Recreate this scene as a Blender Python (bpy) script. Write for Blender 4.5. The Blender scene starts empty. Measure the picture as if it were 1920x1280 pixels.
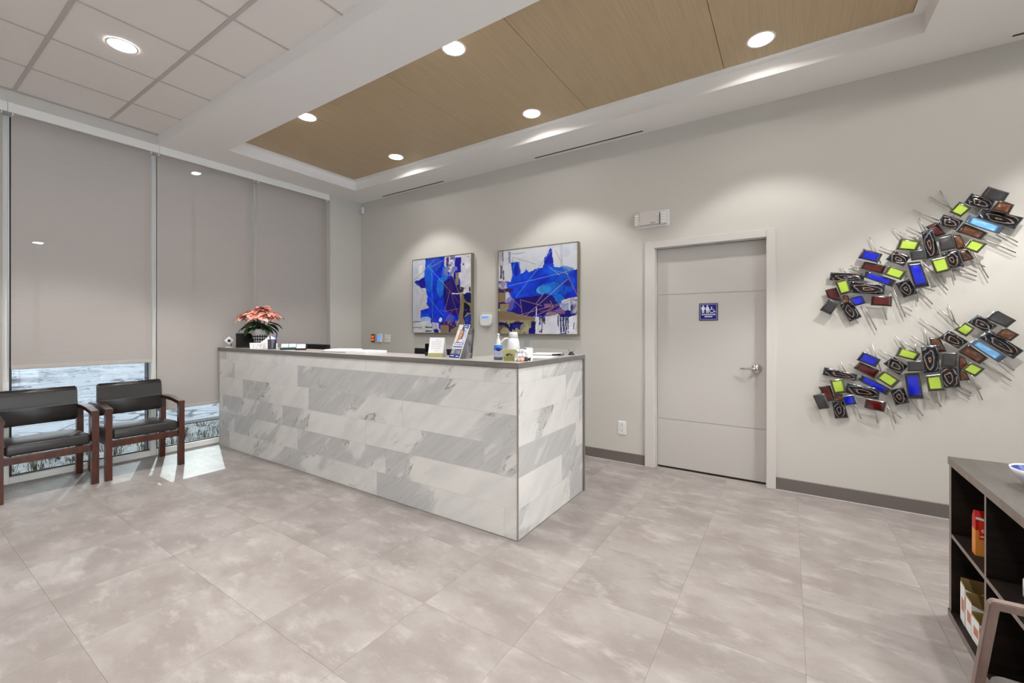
import bpy, bmesh, math, random
import numpy as np
from mathutils import Vector, Matrix, Euler

SC = bpy.context.scene
COL = SC.collection
R = math.radians

# ------------------------------------------------------------------ camera
cam_d = bpy.data.cameras.new('camera')
cam = bpy.data.objects.new('camera', cam_d)
COL.objects.link(cam)
cam_d.sensor_width = 36.0
cam_d.lens = 36.0 * 797.0 / 1920.0
cam_d.shift_y = -0.01279
cam_d.clip_start = 0.02
cam.location = (0, 0, 1.33)
cam.rotation_euler = (math.pi / 2, 0, math.pi / 2 - 0.9934)
SC.camera = cam

# ------------------------------------------------------------------ world, sun, exposure
world = bpy.data.worlds.new('overcast_sky')
SC.world = world
world.use_nodes = True
bg = world.node_tree.nodes['Background']
bg.inputs[0].default_value = (0.985, 0.985, 1.0, 1)
bg.inputs[1].default_value = 3.3

SC.view_settings.view_transform = 'Standard'
SC.view_settings.look = 'None'
SC.view_settings.gamma = 1.0
SC.view_settings.use_curve_mapping = False
SC.view_settings.exposure = 1.10

SPOT_W = 46.0        # each recessed downlight, directed part
DISC_E = 6.0          # glow of its diffuser
LAMP_COL = (1.0, 0.975, 0.95)

# ------------------------------------------------------------------ helpers
def lin(r, g, b):
    def f(c):
        c /= 255.0
        return c / 12.92 if c <= 0.04045 else ((c + 0.055) / 1.055) ** 2.4
    return (f(r), f(g), f(b), 1.0)

def mat(name, color=None, rough=0.5, metal=0.0, spec=None, emit=None, estr=0.0, coat=0.0):
    m = bpy.data.materials.new(name)
    m.use_nodes = True
    p = m.node_tree.nodes['Principled BSDF']
    if color is not None:
        p.inputs['Base Color'].default_value = color
    p.inputs['Roughness'].default_value = rough
    p.inputs['Metallic'].default_value = metal
    if spec is not None:
        p.inputs['Specular IOR Level'].default_value = spec
    if coat:
        p.inputs['Coat Weight'].default_value = coat
    if emit is not None:
        p.inputs['Emission Color'].default_value = emit
        p.inputs['Emission Strength'].default_value = estr
    return m

class NT:
    """tiny node-building helper"""
    def __init__(self, m):
        self.m = m; self.t = m.node_tree; self.p = self.t.nodes['Principled BSDF']
    def n(self, kind, **kw):
        nd = self.t.nodes.new(kind)
        for k, v in kw.items():
            setattr(nd, k, v)
        return nd
    def l(self, a, b):
        self.t.links.new(a, b)
    def val(self, sock, v):
        if hasattr(v, 'is_output') or isinstance(v, bpy.types.NodeSocket):
            self.l(v, sock)
        else:
            sock.default_value = v
    def math(self, op, a, b=0.0, clamp=False):
        nd = self.n('ShaderNodeMath', operation=op, use_clamp=clamp)
        self.val(nd.inputs[0], a); self.val(nd.inputs[1], b)
        return nd.outputs[0]
    def smooth(self, v, lo, hi):
        nd = self.n('ShaderNodeMapRange', interpolation_type='SMOOTHSTEP')
        self.val(nd.inputs[0], v); nd.inputs[1].default_value = lo; nd.inputs[2].default_value = hi
        return nd.outputs[0]
    def mix(self, f, a, b, blend='MIX'):
        nd = self.n('ShaderNodeMix', data_type='RGBA', blend_type=blend)
        self.val(nd.inputs[0], f); self.val(nd.inputs[6], a); self.val(nd.inputs[7], b)
        return nd.outputs[2]
    def noise(self, vec, scale, detail=4.0, rough=0.5, dist=0.0):
        nd = self.n('ShaderNodeTexNoise')
        if vec is not None:
            self.l(vec, nd.inputs['Vector'])
        nd.inputs['Scale'].default_value = scale; nd.inputs['Detail'].default_value = detail
        nd.inputs['Roughness'].default_value = rough; nd.inputs['Distortion'].default_value = dist
        return nd.outputs['Fac']
    def mapping(self, vec, scale=(1, 1, 1), rot=(0, 0, 0), loc=None):
        nd = self.n('ShaderNodeMapping')
        self.l(vec, nd.inputs[0])
        nd.inputs['Scale'].default_value = scale; nd.inputs['Rotation'].default_value = rot
        if loc is not None:
            self.val(nd.inputs['Location'], loc)
        return nd.outputs[0]
    def obj(self):
        return self.n('ShaderNodeTexCoord').outputs['Object']
    def bump(self, h, strength=0.1, dist=0.01):
        nd = self.n('ShaderNodeBump')
        nd.inputs['Strength'].default_value = strength; nd.inputs['Distance'].default_value = dist
        self.l(h, nd.inputs['Height']); self.l(nd.outputs[0], self.p.inputs['Normal'])

class MB:
    """collects shapes, then links them as ONE mesh object"""
    def __init__(self):
        self.bm = bmesh.new()
    def box(self, x0, x1, y0, y1, z0, z1, bev=0.0, seg=2, mi=0, M=None):
        vs = [self.bm.verts.new((x, y, z)) for x in (x0, x1) for y in (y0, y1) for z in (z0, z1)]
        fs = [(0, 1, 3, 2), (4, 6, 7, 5), (0, 4, 5, 1), (2, 3, 7, 6), (0, 2, 6, 4), (1, 5, 7, 3)]
        faces = [self.bm.faces.new([vs[i] for i in f]) for f in fs]
        for f in faces:
            f.material_index = mi
        out = vs
        if bev > 0:
            es = list({e for f in faces for e in f.edges})
            r = bmesh.ops.bevel(self.bm, geom=es, offset=bev, segments=seg, affect='EDGES', profile=0.5)
            out = list({v for f in r['faces'] for v in f.verts} | {v for v in vs if v.is_valid})
            for f in r['faces']:
                f.material_index = mi
        if M is not None:
            bmesh.ops.transform(self.bm, matrix=M, verts=[v for v in out if v.is_valid])
        return self
    def prism(self, pts, axis, a, b, mi=0, M=None):
        """polygon pts (2D) extruded along axis between a and b"""
        def mk(p, t):
            if axis == 'x': return (t, p[0], p[1])
            if axis == 'y': return (p[0], t, p[1])
            return (p[0], p[1], t)
        A = [self.bm.verts.new(mk(p, a)) for p in pts]
        B = [self.bm.verts.new(mk(p, b)) for p in pts]
        n = len(pts)
        fs = [self.bm.faces.new(A), self.bm.faces.new(B[::-1])]
        for i in range(n):
            fs.append(self.bm.faces.new([A[i], B[i], B[(i + 1) % n], A[(i + 1) % n]]))
        for f in fs:
            f.material_index = mi
        if M is not None:
            bmesh.ops.transform(self.bm, matrix=M, verts=A + B)
        return self
    def lathe(self, prof, seg=24, center=(0, 0, 0), M=None, mi=0):
        """profile [(r, z)...] turned about z"""
        rings = []
        allv = []
        for r, z in prof:
            if r < 1e-6:
                v = self.bm.verts.new((center[0], center[1], center[2] + z)); rings.append([v]); allv.append(v)
            else:
                ring = [self.bm.verts.new((center[0] + r * math.cos(2 * math.pi * i / seg), center[1] + r * math.sin(2 * math.pi * i / seg), center[2] + z)) for i in range(seg)]
                rings.append(ring); allv += ring
        for a, b in zip(rings, rings[1:]):
            for i in range(seg):
                j = (i + 1) % seg
                if len(a) == 1 and len(b) == 1:
                    continue
                if len(a) == 1:
                    f = self.bm.faces.new([a[0], b[i], b[j]])
                elif len(b) == 1:
                    f = self.bm.faces.new([a[i], b[0], a[j]])
                else:
                    f = self.bm.faces.new([a[i], b[i], b[j], a[j]])
                f.material_index = mi
                f.smooth = True
        if M is not None:
            bmesh.ops.transform(self.bm, matrix=M, verts=allv)
        return self
    def tube(self, pts, rad, seg=8, mi=0, square=False, closed=False):
        pts = [Vector(p) for p in pts]
        rads = rad if isinstance(rad, (list, tuple)) else [rad] * len(pts)
        rings = []
        up = Vector((0, 0, 1))
        for i, p in enumerate(pts):
            if closed:
                d = pts[(i + 1) % len(pts)] - pts[i - 1]
            else:
                d = pts[min(i + 1, len(pts) - 1)] - pts[max(i - 1, 0)]
            d.normalize()
            u = up if abs(d.dot(up)) < 0.95 else Vector((1, 0, 0))
            a = d.cross(u).normalized(); b = d.cross(a).normalized()
            s = 4 if square else seg
            off = math.pi / 4 if square else 0
            rings.append([self.bm.verts.new(p + (a * math.cos(2 * math.pi * k / s + off) + b * math.sin(2 * math.pi * k / s + off)) * rads[i]) for k in range(s)])
        s = len(rings[0])
        pairs = list(zip(rings, rings[1:]))
        if closed:
            pairs.append((rings[-1], rings[0]))
        for r0, r1 in pairs:
            for k in range(s):
                f = self.bm.faces.new([r0[k], r0[(k + 1) % s], r1[(k + 1) % s], r1[k]])
                f.material_index = mi
                f.smooth = not square
        if not closed:
            self.bm.faces.new(rings[0][::-1]).material_index = mi
            self.bm.faces.new(rings[-1]).material_index = mi
        return self
    def build(self, name, mats, parent=None, loc=None, rot=None, smooth=False):
        bmesh.ops.recalc_face_normals(self.bm, faces=self.bm.faces[:])
        me = bpy.data.meshes.new(name)
        self.bm.to_mesh(me); self.bm.free()
        if not isinstance(mats, (list, tuple)):
            mats = [mats]
        for m in mats:
            me.materials.append(m)
        if smooth:
            for p in me.polygons:
                p.use_smooth = True
        o = bpy.data.objects.new(name, me)
        COL.objects.link(o)
        if parent is not None:
            o.parent = parent
        if loc is not None:
            o.location = loc
        if rot is not None:
            o.rotation_euler = rot
        return o

def box(name, m, x0, x1, y0, y1, z0, z1, parent=None, bev=0.0, seg=2):
    """box whose origin is its own centre"""
    c = ((x0 + x1) / 2, (y0 + y1) / 2, (z0 + z1) / 2)
    hx, hy, hz = (x1 - x0) / 2, (y1 - y0) / 2, (z1 - z0) / 2
    return MB().box(-hx, hx, -hy, hy, -hz, hz, bev, seg).build(name, m, parent, loc=c)

def tag(o, label, cat, group=None):
    o['label'] = label; o['category'] = cat
    if group:
        o['group'] = group
    return o

def lab(o, label):
    o['label'] = label
    return o

def thing(name, label, cat, loc=(0, 0, 0), rz=0.0, group=None):
    o = bpy.data.objects.new(name, None)
    o.empty_display_size = 0.1
    COL.objects.link(o)
    o.location = loc; o.rotation_euler = (0, 0, rz)
    return tag(o, label, cat, group)

def struct(o):
    o['kind'] = 'structure'
    return o

def empty_struct(name, loc=(0, 0, 0)):
    o = bpy.data.objects.new(name, None); COL.objects.link(o); o.location = loc
    return struct(o)

def copy_tree(o, parent=None):
    c = o.copy(); COL.objects.link(c)
    if parent is not None:
        c.parent = parent
    for ch in list(o.children):
        copy_tree(ch, c)
    return c

def link_copy(src, name, parent, loc, rot=None):
    o = bpy.data.objects.new(name, src.data); COL.objects.link(o)
    o.parent = parent; o.location = loc
    if rot is not None:
        o.rotation_euler = rot
    return o

def text_mesh(name, body, size, m, parent, loc, rot, extrude=0.0004, sx=1.0, bold=0.0):
    cu = bpy.data.curves.new(name, 'FONT')
    cu.body = body; cu.size = size; cu.extrude = extrude; cu.align_x = 'CENTER'; cu.align_y = 'CENTER'
    cu.offset = bold; cu.resolution_u = 3
    tmp = bpy.data.objects.new(name + '_src', cu); COL.objects.link(tmp)
    dg = bpy.context.evaluated_depsgraph_get()
    me = bpy.data.meshes.new_from_object(tmp.evaluated_get(dg))
    bpy.data.objects.remove(tmp); bpy.data.curves.remove(cu)
    me.materials.clear(); me.materials.append(m); me.name = name
    o = bpy.data.objects.new(name, me); COL.objects.link(o)
    o.parent = parent; o.location = loc; o.rotation_euler = rot; o.scale = (sx, 1, 1)
    return o

# ------------------------------------------------------------------ materials
def m_wall(name, c):
    m = mat(name, c, 0.75, spec=0.25); k = NT(m)
    k.bump(k.noise(k.obj(), 260, 3), 0.05, 0.002)
    return m
M_WALL = m_wall('wall_paint', lin(206, 203, 196))
M_CEIL = m_wall('ceiling_paint', lin(243, 241, 238))
M_TRIM = mat('trim_paint', lin(212, 208, 203), 0.45)
M_DOOR = mat('door_paint', lin(196, 192, 187), 0.5)
M_FRAME = mat('frame_aluminium', lin(236, 235, 231), 0.4)
M_DARKALU = mat('dark_aluminium', lin(52, 56, 72), 0.4)
M_BASE = mat('baseboard_vinyl', lin(112, 104, 100), 0.5)
M_BLACK = mat('black_plastic', lin(22, 22, 24), 0.4)
M_WHITE = mat('white_plastic', lin(235, 235, 235), 0.35)
M_PAPER = mat('paper', lin(240, 240, 240), 0.7)
M_CHROME = mat('chrome', lin(205, 205, 205), 0.16, 1.0)
M_STEEL = mat('brushed_steel', lin(190, 188, 184), 0.35, 1.0)
M_GREY = mat('grey_plastic', lin(120, 120, 122), 0.45)
M_GROUT = mat('grout', lin(214, 212, 208), 0.8)
M_SEAM = mat('floor_underlay', lin(158, 149, 143), 0.9)
M_LENS = mat('lamp_lens', lin(255, 255, 255), 0.5, emit=(1.0, 0.98, 0.95, 1), estr=DISC_E)
M_NAVY = mat('navy_print', lin(14, 22, 128), 0.45)
M_BLUE = mat('blue_plastic', lin(40, 60, 205), 0.35)
M_TEAL = mat('teal_print', lin(90, 165, 165), 0.5)
M_OLIVE = mat('olive_print', lin(168, 165, 110), 0.45)
M_KRAFT = mat('kraft_paper', lin(160, 132, 78), 0.75)
M_SCREEN = mat('blue_screen', lin(60, 110, 240), 0.3, emit=lin(70, 130, 255), estr=0.6)
M_ORANGE_LED = mat('orange_led', lin(235, 90, 50), 0.4, emit=lin(255, 90, 40), estr=0.6)
M_BROWNPLATE = mat('bronze_plate', lin(108, 88, 72), 0.4, 0.3)

def m_clear(name, tint=(1, 1, 1, 1), glossw=0.08, rough=0.02):
    m = bpy.data.materials.new(name); m.use_nodes = True
    t = m.node_tree; t.nodes.remove(t.nodes['Principled BSDF'])
    out = t.nodes['Material Output']
    tr = t.nodes.new('ShaderNodeBsdfTransparent'); tr.inputs[0].default_value = tint
    gl = t.nodes.new('ShaderNodeBsdfGlossy'); gl.inputs['Roughness'].default_value = rough
    mx = t.nodes.new('ShaderNodeMixShader'); fr = t.nodes.new('ShaderNodeFresnel'); fr.inputs[0].default_value = 1.45
    mu = t.nodes.new('ShaderNodeMath'); mu.operation = 'MULTIPLY_ADD'
    mu.inputs[1].default_value = 0.9; mu.inputs[2].default_value = glossw * 0.3
    t.links.new(fr.outputs[0], mu.inputs[0]); t.links.new(mu.outputs[0], mx.inputs[0])
    t.links.new(tr.outputs[0], mx.inputs[1]); t.links.new(gl.outputs[0], mx.inputs[2])
    t.links.new(mx.outputs[0], out.inputs[0])
    return m
M_GLASS = m_clear('window_glass', (0.96, 0.98, 0.98, 1))
M_TINTED = m_clear('tinted_window_glass', (0.395, 0.415, 0.42, 1))  # tint invented to hold down the outside under the strong sky
M_ACRYLIC = m_clear('clear_acrylic', (0.90, 0.92, 0.94, 1), 0.2)

def m_floor():
    m = mat('floor_tile_stone', rough=0.42, spec=0.35); k = NT(m)
    oi = k.n('ShaderNodeObjectInfo')
    v = k.obj()
    off = k.n('ShaderNodeCombineXYZ')
    r = oi.outputs['Random']
    k.l(k.math('MULTIPLY', r, 37.0), off.inputs[0]); k.l(k.math('MULTIPLY', r, 91.0), off.inputs[1])
    vv = k.mapping(v, (1.0, 1.45, 1.0), (0, 0, 0), off.outputs[0])
    n1 = k.noise(vv, 2.6, 8, 0.6, 0.12)
    n2 = k.noise(k.mapping(v, (0.8, 1.7, 1.0), (0, 0, 0), off.outputs[0]), 5.0, 10, 0.68, 0.18)
    n3 = k.noise(vv, 60, 4, 0.7)
    a = k.smooth(n1, 0.34, 0.66)
    c = k.mix(a, lin(142, 134, 130), lin(161, 154, 150))
    b = k.smooth(n2, 0.50, 0.68)
    c = k.mix(k.math('MULTIPLY', b, 0.6), c, lin(182, 175, 171))
    d = k.smooth(n2, 0.44, 0.30)
    c = k.mix(k.math('MULTIPLY', d, 0.5), c, lin(140, 129, 122))
    c = k.mix(k.math('MULTIPLY', k.smooth(n3, 0.55, 0.75), 0.22), c, lin(190, 183, 178))
    tone = k.math('MULTIPLY_ADD', r, 0.07)
    k.t.nodes[-1].inputs[2].default_value = 0.95
    hs = k.n('ShaderNodeHueSaturation'); k.l(tone, hs.inputs['Value']); k.l(c, hs.inputs['Color'])
    k.l(hs.outputs[0], k.p.inputs['Base Color'])
    k.bump(n3, 0.06, 0.002)
    return m
M_FLOOR = m_floor()

def m_marble():
    m = mat('marble_tile', rough=0.3, spec=0.4); k = NT(m)
    oi = k.n('ShaderNodeObjectInfo')
    sp = k.n('ShaderNodeSeparateColor'); k.l(oi.outputs['Color'], sp.inputs[0])
    off = k.n('ShaderNodeCombineXYZ')
    k.l(k.math('MULTIPLY', oi.outputs['Random'], 53.0), off.inputs[0]); k.l(k.math('MULTIPLY', oi.outputs['Random'], 17.0), off.inputs[1])
    v = k.obj()
    vr = k.mapping(v, (1, 1, 1), (0, R(38), 0))             # turn so x runs up the diagonal
    vb = k.mapping(vr, (1.1, 1, 4.2), (0, 0, 0), off.outputs[0])
    n1 = k.noise(vb, 1.0, 5, 0.55, 0.7)
    vs = k.mapping(vr, (2.2, 1, 26), (0, 0, 0), off.outputs[0])
    n2 = k.noise(vs, 1.0, 6, 0.6, 0.9)
    sx = k.n('ShaderNodeSeparateXYZ'); k.l(v, sx.inputs[0])
    ramp = k.math('MULTIPLY', k.math('MULTIPLY', sx.outputs[0], k.math('SUBTRACT', sp.outputs[1], 0.5)), 1.3)
    s = k.math('ADD', k.math('ADD', n1, k.math('MULTIPLY', k.math('SUBTRACT', sp.outputs[0], 0.5), 0.6)), ramp)
    band = k.smooth(s, 0.50, 0.63)
    streak = k.math('MULTIPLY_ADD', n2, 0.9)
    k.t.nodes[-1].inputs[2].default_value = 0.25
    amt = k.math('MULTIPLY', band, streak, clamp=True)
    c = k.mix(k.smooth(k.noise(vb, 2.4, 5), 0.35, 0.7), lin(224, 222, 218), lin(213, 211, 208))
    c = k.mix(k.math('MULTIPLY', amt, 0.95), c, lin(174, 174, 174))
    # dark veins hugging the band edge, and stray ones
    e = k.math('ABSOLUTE', k.math('SUBTRACT', s, 0.56))
    vein = k.smooth(e, 0.018, 0.0)
    vm = k.smooth(k.noise(k.mapping(v, (4, 1, 6), (0, 0, 0), off.outputs[0]), 1.0, 3), 0.50, 0.62)
    vein = k.math('MULTIPLY', vein, vm)
    c = k.mix(k.math('MULTIPLY', vein, 0.75), c, lin(122, 122, 124))
    n5 = k.noise(k.mapping(vr, (1.3, 1, 3.0), (0, 0, 0), off.outputs[0]), 1.3, 6, 0.6, 0.9)
    v2 = k.smooth(k.math('ABSOLUTE', k.math('SUBTRACT', n5, 0.5)), 0.007, 0.0)
    v2m = k.smooth(k.noise(k.mapping(v, (2.5, 1, 4), (0, 0, 0), off.outputs[0]), 1.0, 2), 0.52, 0.66)
    c = k.mix(k.math('MULTIPLY', k.math('MULTIPLY', v2, v2m), 0.6), c, lin(112, 112, 114))
    k.l(c, k.p.inputs['Base Color'])
    return m
M_MARBLE = m_marble()

def m_wood(name, c1, c2, scale=(60, 3, 60), rough=0.5, fine=0.35, spec=0.5, coat=0.0):
    m = mat(name, rough=rough, spec=spec, coat=coat); k = NT(m)
    v = k.mapping(k.obj(), scale)
    n = k.noise(v, 1.0, 6, 0.6, 0.6)
    n2 = k.noise(v, 4.0, 4, 0.6)
    c = k.mix(k.smooth(n, 0.3, 0.7), c1, c2)
    c = k.mix(k.math('MULTIPLY', k.smooth(n2, 0.5, 0.7), fine), c, c1)
    k.l(c, k.p.inputs['Base Color'])
    return m
M_PANELWOOD = m_wood('ceiling_wood', lin(186, 164, 130), lin(198, 176, 142), (70, 2.5, 20), 0.45, 0.25, 0.3)
M_CHAIRWOOD = m_wood('chair_wood', lin(50, 19, 9), lin(82, 35, 16), (25, 25, 6), 0.28, 0.3, 0.5, 0.3)
M_DARKFRAME = m_wood('taupe_frame', lin(118, 98, 90), lin(140, 120, 112), (25, 25, 6), 0.4, 0.3)
M_SHELF = m_wood('espresso_laminate', lin(20, 15, 13), lin(38, 29, 25), (3, 40, 40), 0.5, 0.4, 0.25)
M_SHELFTOP = m_wood('grey_brown_laminate', lin(86, 82, 77), lin(102, 97, 92), (40, 3, 40), 0.35, 0.4)  # dark top lightened: the wall's reflection is painted into its colour
M_SHELFEDGE = m_wood('taupe_edge_band', lin(128, 114, 106), lin(144, 130, 121), (20, 20, 20), 0.4, 0.3)
M_COUNTER = m_wood('counter_laminate', lin(172, 166, 162), lin(190, 185, 182), (6, 60, 60), 0.3, 0.3)
M_COUNTEREDGE = m_wood('counter_edge_laminate', lin(108, 104, 100), lin(124, 119, 114), (4, 60, 60), 0.4, 0.3)
M_VINYL = mat('black_vinyl', lin(42, 39, 38), 0.34, spec=0.5)
M_VINYLGREY = mat('grey_vinyl', lin(92, 88, 86), 0.4)

def m_tile():
    m = mat('acoustic_tile', lin(240, 234, 229), 0.9, spec=0.1); k = NT(m)
    k.bump(k.noise(k.obj(), 180, 5, 0.7), 0.12, 0.003)
    return m
M_ACOUSTIC = m_tile()
M_GRID = mat('grid_bar_paint', lin(196, 190, 185), 0.5)

def m_screenfabric():
    m = mat('screen_fabric', rough=0.7, spec=0.25); k = NT(m)
    v = k.obj()
    w = k.noise(k.mapping(v, (1, 3, 260)), 1.0, 3, 0.6)
    n = k.noise(k.mapping(v, (1, 1.2, 2.5)), 1.0, 3, 0.5)
    c = k.mix(w, lin(180, 172, 166), lin(192, 184, 178))
    c = k.mix(k.math('MULTIPLY', n, 0.3), c, lin(172, 165, 159))
    k.l(c, k.p.inputs['Base Color'])
    tr = k.n('ShaderNodeBsdfTransparent'); tr.inputs[0].default_value = (1, 1, 1, 1)
    mx = k.n('ShaderNodeMixShader'); mx.inputs[0].default_value = 0.16      # two faces of the cloth: about 2.5 % open
    k.l(k.p.outputs[0], mx.inputs[1]); k.l(tr.outputs[0], mx.inputs[2])
    k.l(mx.outputs[0], k.t.nodes['Material Output'].inputs[0])
    return m
M_SCREENFAB = m_screenfabric()
M_HEM = mat('blind_hem', lin(178, 173, 167), 0.6)

def m_snow(name, c1, c2, track, grass):
    m = mat(name, rough=0.85, spec=0.2); k = NT(m)
    v = k.obj()
    n = k.noise(v, 1.3, 6, 0.55)
    c = k.mix(k.smooth(n, 0.3, 0.7), c1, c2)
    for sc, th in ((0.21, 0.013), (0.38, 0.018), (0.62, 0.022)):
        t1 = k.noise(v, sc, 2.0, 0.5, 1.6)
        line = k.smooth(k.math('ABSOLUTE', k.math('SUBTRACT', t1, 0.5)), th, 0.0)
        c = k.mix(k.math('MULTIPLY', line, track), c, lin(86, 92, 106))
    if grass:
        g = k.noise(v, 13, 7, 0.75, 1.6)
        c = k.mix(k.math('MULTIPLY', k.smooth(g, 0.53, 0.60), grass), c, lin(46, 44, 36))
    k.l(c, k.p.inputs['Base Color'])
    k.bump(n, 0.3, 0.05)
    return m
M_SNOW = m_snow('snow_lot', lin(196, 206, 218), lin(214, 222, 232), 0.85, 0.0)
M_SNOWGRASS = m_snow('snow_verge', lin(190, 200, 204), lin(214, 220, 224), 0.3, 0.75)

# ------------------------------------------------------------------ main dimensions (metres)
XW = -5.43        # pier / window wall face
XG = -5.57        # mullion face
YB = 4.148        # back wall face
ZC = 3.217        # soffit
ZT = 3.318        # acoustic tile ceiling
XR = 3.0          # right end of the room
YF = -3.6         # front end of the room
YBEAM = 1.675     # edge where soffit drops below the tile ceiling
TX0, TX1, TY0, TY1 = -4.98, 0.725, 2.137, 3.71    # tray opening
ZLIP = 3.330      # top of tray lip

# ------------------------------------------------------------------ floor: one part per tile
floor = struct(box('floor', M_SEAM, XG - 0.05, XR, YF, YB + 0.1, -0.12, -0.003))
TW, TD = 0.5125, 0.492
tile0 = None
i0, i1 = -6, 11
j0, j1 = -8, 8
for i in range(i0, i1):
    for j in range(j0, j1):
        x0 = -2.507 + TW * i; y0 = 0.509 + TD * j
        x1 = x0 + TW; y1 = y0 + TD
        x0c, x1c, y0c, y1c = max(x0, XG), min(x1, XR), max(y0, YF), min(y1, YB)
        if x1c - x0c < 0.01 or y1c - y0c < 0.01:
            continue
        full = abs((x1c - x0c) - TW) < 1e-6 and abs((y1c - y0c) - TD) < 1e-6
        cx, cy = (x0c + x1c) / 2, (y0c + y1c) / 2
        fl = floor.location
        if full and tile0 is not None:
            t = link_copy(tile0, 'floor_tile', floor, (cx - fl.x, cy - fl.y, -0.003 - fl.z))
        else:
            hx, hy = (x1c - x0c) / 2 - 0.0004, (y1c - y0c) / 2 - 0.0004
            t = MB().box(-hx, hx, -hy, hy, -0.003, 0.003).build('floor_tile', M_FLOOR, floor, (cx - fl.x, cy - fl.y, -0.003 - fl.z))
            if full:
                tile0 = t

# ------------------------------------------------------------------ walls
DX0, DX1, DZ = -1.085, -0.150, 2.105       # door opening
w = MB()
w.box(XW - 0.30, DX0, YB, YB + 0.16, 0, ZT + 0.12)
w.box(DX1, XR, YB, YB + 0.16, 0, ZT + 0.12)
w.box(DX0, DX1, YB, YB + 0.16, DZ, ZT + 0.12)
w.box(DX0 - 0.1, DX1 + 0.1, YB + 0.16, YB + 0.20, 0, ZT)
struct(w.build('wall_back', M_WALL))
WY1 = 3.63                                   # right end of the glazing
w = MB()
w.box(XW - 0.25, XW, WY1, YB, 0, ZT + 0.12)                     # pier
w.box(XW - 0.25, XW, YF, -2.4, 0, ZT + 0.12)
w.box(XW - 0.25, XW - 0.02, -2.4, WY1, 3.14, ZT + 0.12)         # head above the blinds
struct(w.build('wall_left', M_WALL))
w = MB()                                      # right wall: solid by the corner, beyond it an opening added for fill daylight
w.box(XR, XR + 0.15, 2.3, YB + 0.16, 0, ZT + 0.12); w.box(XR, XR + 0.15, YF, 2.3, 3.05, ZT + 0.12); w.box(XR, XR + 0.15, YF - 0.15, -3.4, 0, 3.05)
struct(w.build('wall_right', M_WALL))
struct(box('wall_front', M_WALL, XW - 0.25, XR + 0.15, YF - 0.15, YF, 0, ZT + 0.12))

# ------------------------------------------------------------------ ceiling
def ring(mb, x0, x1, y0, y1, X0, X1, Y0, Y1, z0, z1):
    """slab X0..X1 x Y0..Y1 with the hole x0..x1 x y0..y1"""
    mb.box(X0, x0, Y0, Y1, z0, z1); mb.box(x1, X1, Y0, Y1, z0, z1)
    mb.box(x0, x1, Y0, y0, z0, z1); mb.box(x0, x1, y1, Y1, z0, z1)
c = MB()
ring(c, TX0, TX1, TY0, TY1, XW - 0.02, XR, YBEAM, YB, ZC, ZLIP + 0.09)
c.box(XW - 0.02, XR, YF, YBEAM, ZT + 0.045, ZT + 0.12)
c.box(TX0 - 0.02, TX1 + 0.02, TY0 - 0.02, TY1 + 0.02, ZLIP + 0.06, ZLIP + 0.12)
ceiling = struct(c.build('ceiling', M_CEIL))
t = MB(); ring(t, TX0 + 0.065, TX1 - 0.065, TY0 + 0.065, TY1 - 0.065, TX0, TX1, TY0, TY1, ZLIP, ZLIP + 0.012)
t.build('tray_trim', M_CEIL, ceiling)
ZWOOD = ZLIP + 0.004
joints = [TX0 + 0.067, -3.79, -2.667, -1.545, -0.42, TX1 - 0.067]
for a, b in zip(joints, joints[1:]):
    box('wood_panel', M_PANELWOOD, a + 0.0018, b - 0.0018, TY0 + 0.067, TY1 - 0.067, ZWOOD, ZWOOD + 0.02, ceiling)
box('panel_backing', M_BLACK, TX0 + 0.066, TX1 - 0.066, TY0 + 0.066, TY1 - 0.066, ZWOOD + 0.021, ZWOOD + 0.027, ceiling)
# acoustic tiles in their grid, each tile a part
gx = [XW] + [-4.863 + 0.622 * i for i in range(13)] + [XR]
gy = [YF] + [1.305 - 0.599 * i for i in range(8, -1, -1)] + [YBEAM]
gy = sorted(set(round(q, 4) for q in gy if q >= YF))
at0 = None
for a, b in zip(gx, gx[1:]):
    for c0, d0 in zip(gy, gy[1:]):
        if b - a < 0.03 or d0 - c0 < 0.03:
            continue
        full = abs(b - a - 0.622) < 1e-3 and abs(d0 - c0 - 0.599) < 1e-3
        loc = ((a + b) / 2, (c0 + d0) / 2, ZT + 0.012)
        if full and at0 is not None:
            link_copy(at0, 'ceiling_tile', ceiling, loc)
        else:
            o = MB().box(-(b - a) / 2, (b - a) / 2, -(d0 - c0) / 2, (d0 - c0) / 2, -0.008, 0.008).build('ceiling_tile', M_ACOUSTIC, ceiling, loc)
            if full:
                at0 = o
for y in gy[1:-1]:
    box('main_tee', M_GRID, XW, XR, y - 0.012, y + 0.012, ZT - 0.002, ZT + 0.0035, ceiling)
for x in gx[1:-1]:
    box('cross_tee', M_GRID, x - 0.0075, x + 0.0075, YF, YBEAM, ZT - 0.001, ZT + 0.0030, ceiling)
box('edge_angle', M_GRID, XW - 0.015, XW + 0.018, YF, YBEAM, ZT - 0.003, ZT + 0.0035, ceiling)

# ------------------------------------------------------------------ baseboard
b = MB()
b.box(-1.41 - 0.6, DX0 - 0.085, YB - 0.010, YB, 0.004, 0.102, 0.003, 1)
b.box(DX1 + 0.062, XR, YB - 0.010, YB, 0.004, 0.102, 0.003, 1)
b.box(XW, -2.0, YB - 0.010, YB, 0.004, 0.102, 0.003, 1)
struct(b.build('baseboard_back', M_BASE))
bl = MB()
bl.box(-2.0, DX0 - 0.085, YB - 0.013, YB, 0, 0.004)
bl.box(DX1 + 0.062, XR, YB - 0.013, YB, 0, 0.004)
struct(bl.build('trim_1', M_GROUT))
struct(MB().box(XW, XW + 0.010, WY1, YB, 0.0, 0.102).build('baseboard_left', M_BASE))

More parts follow.
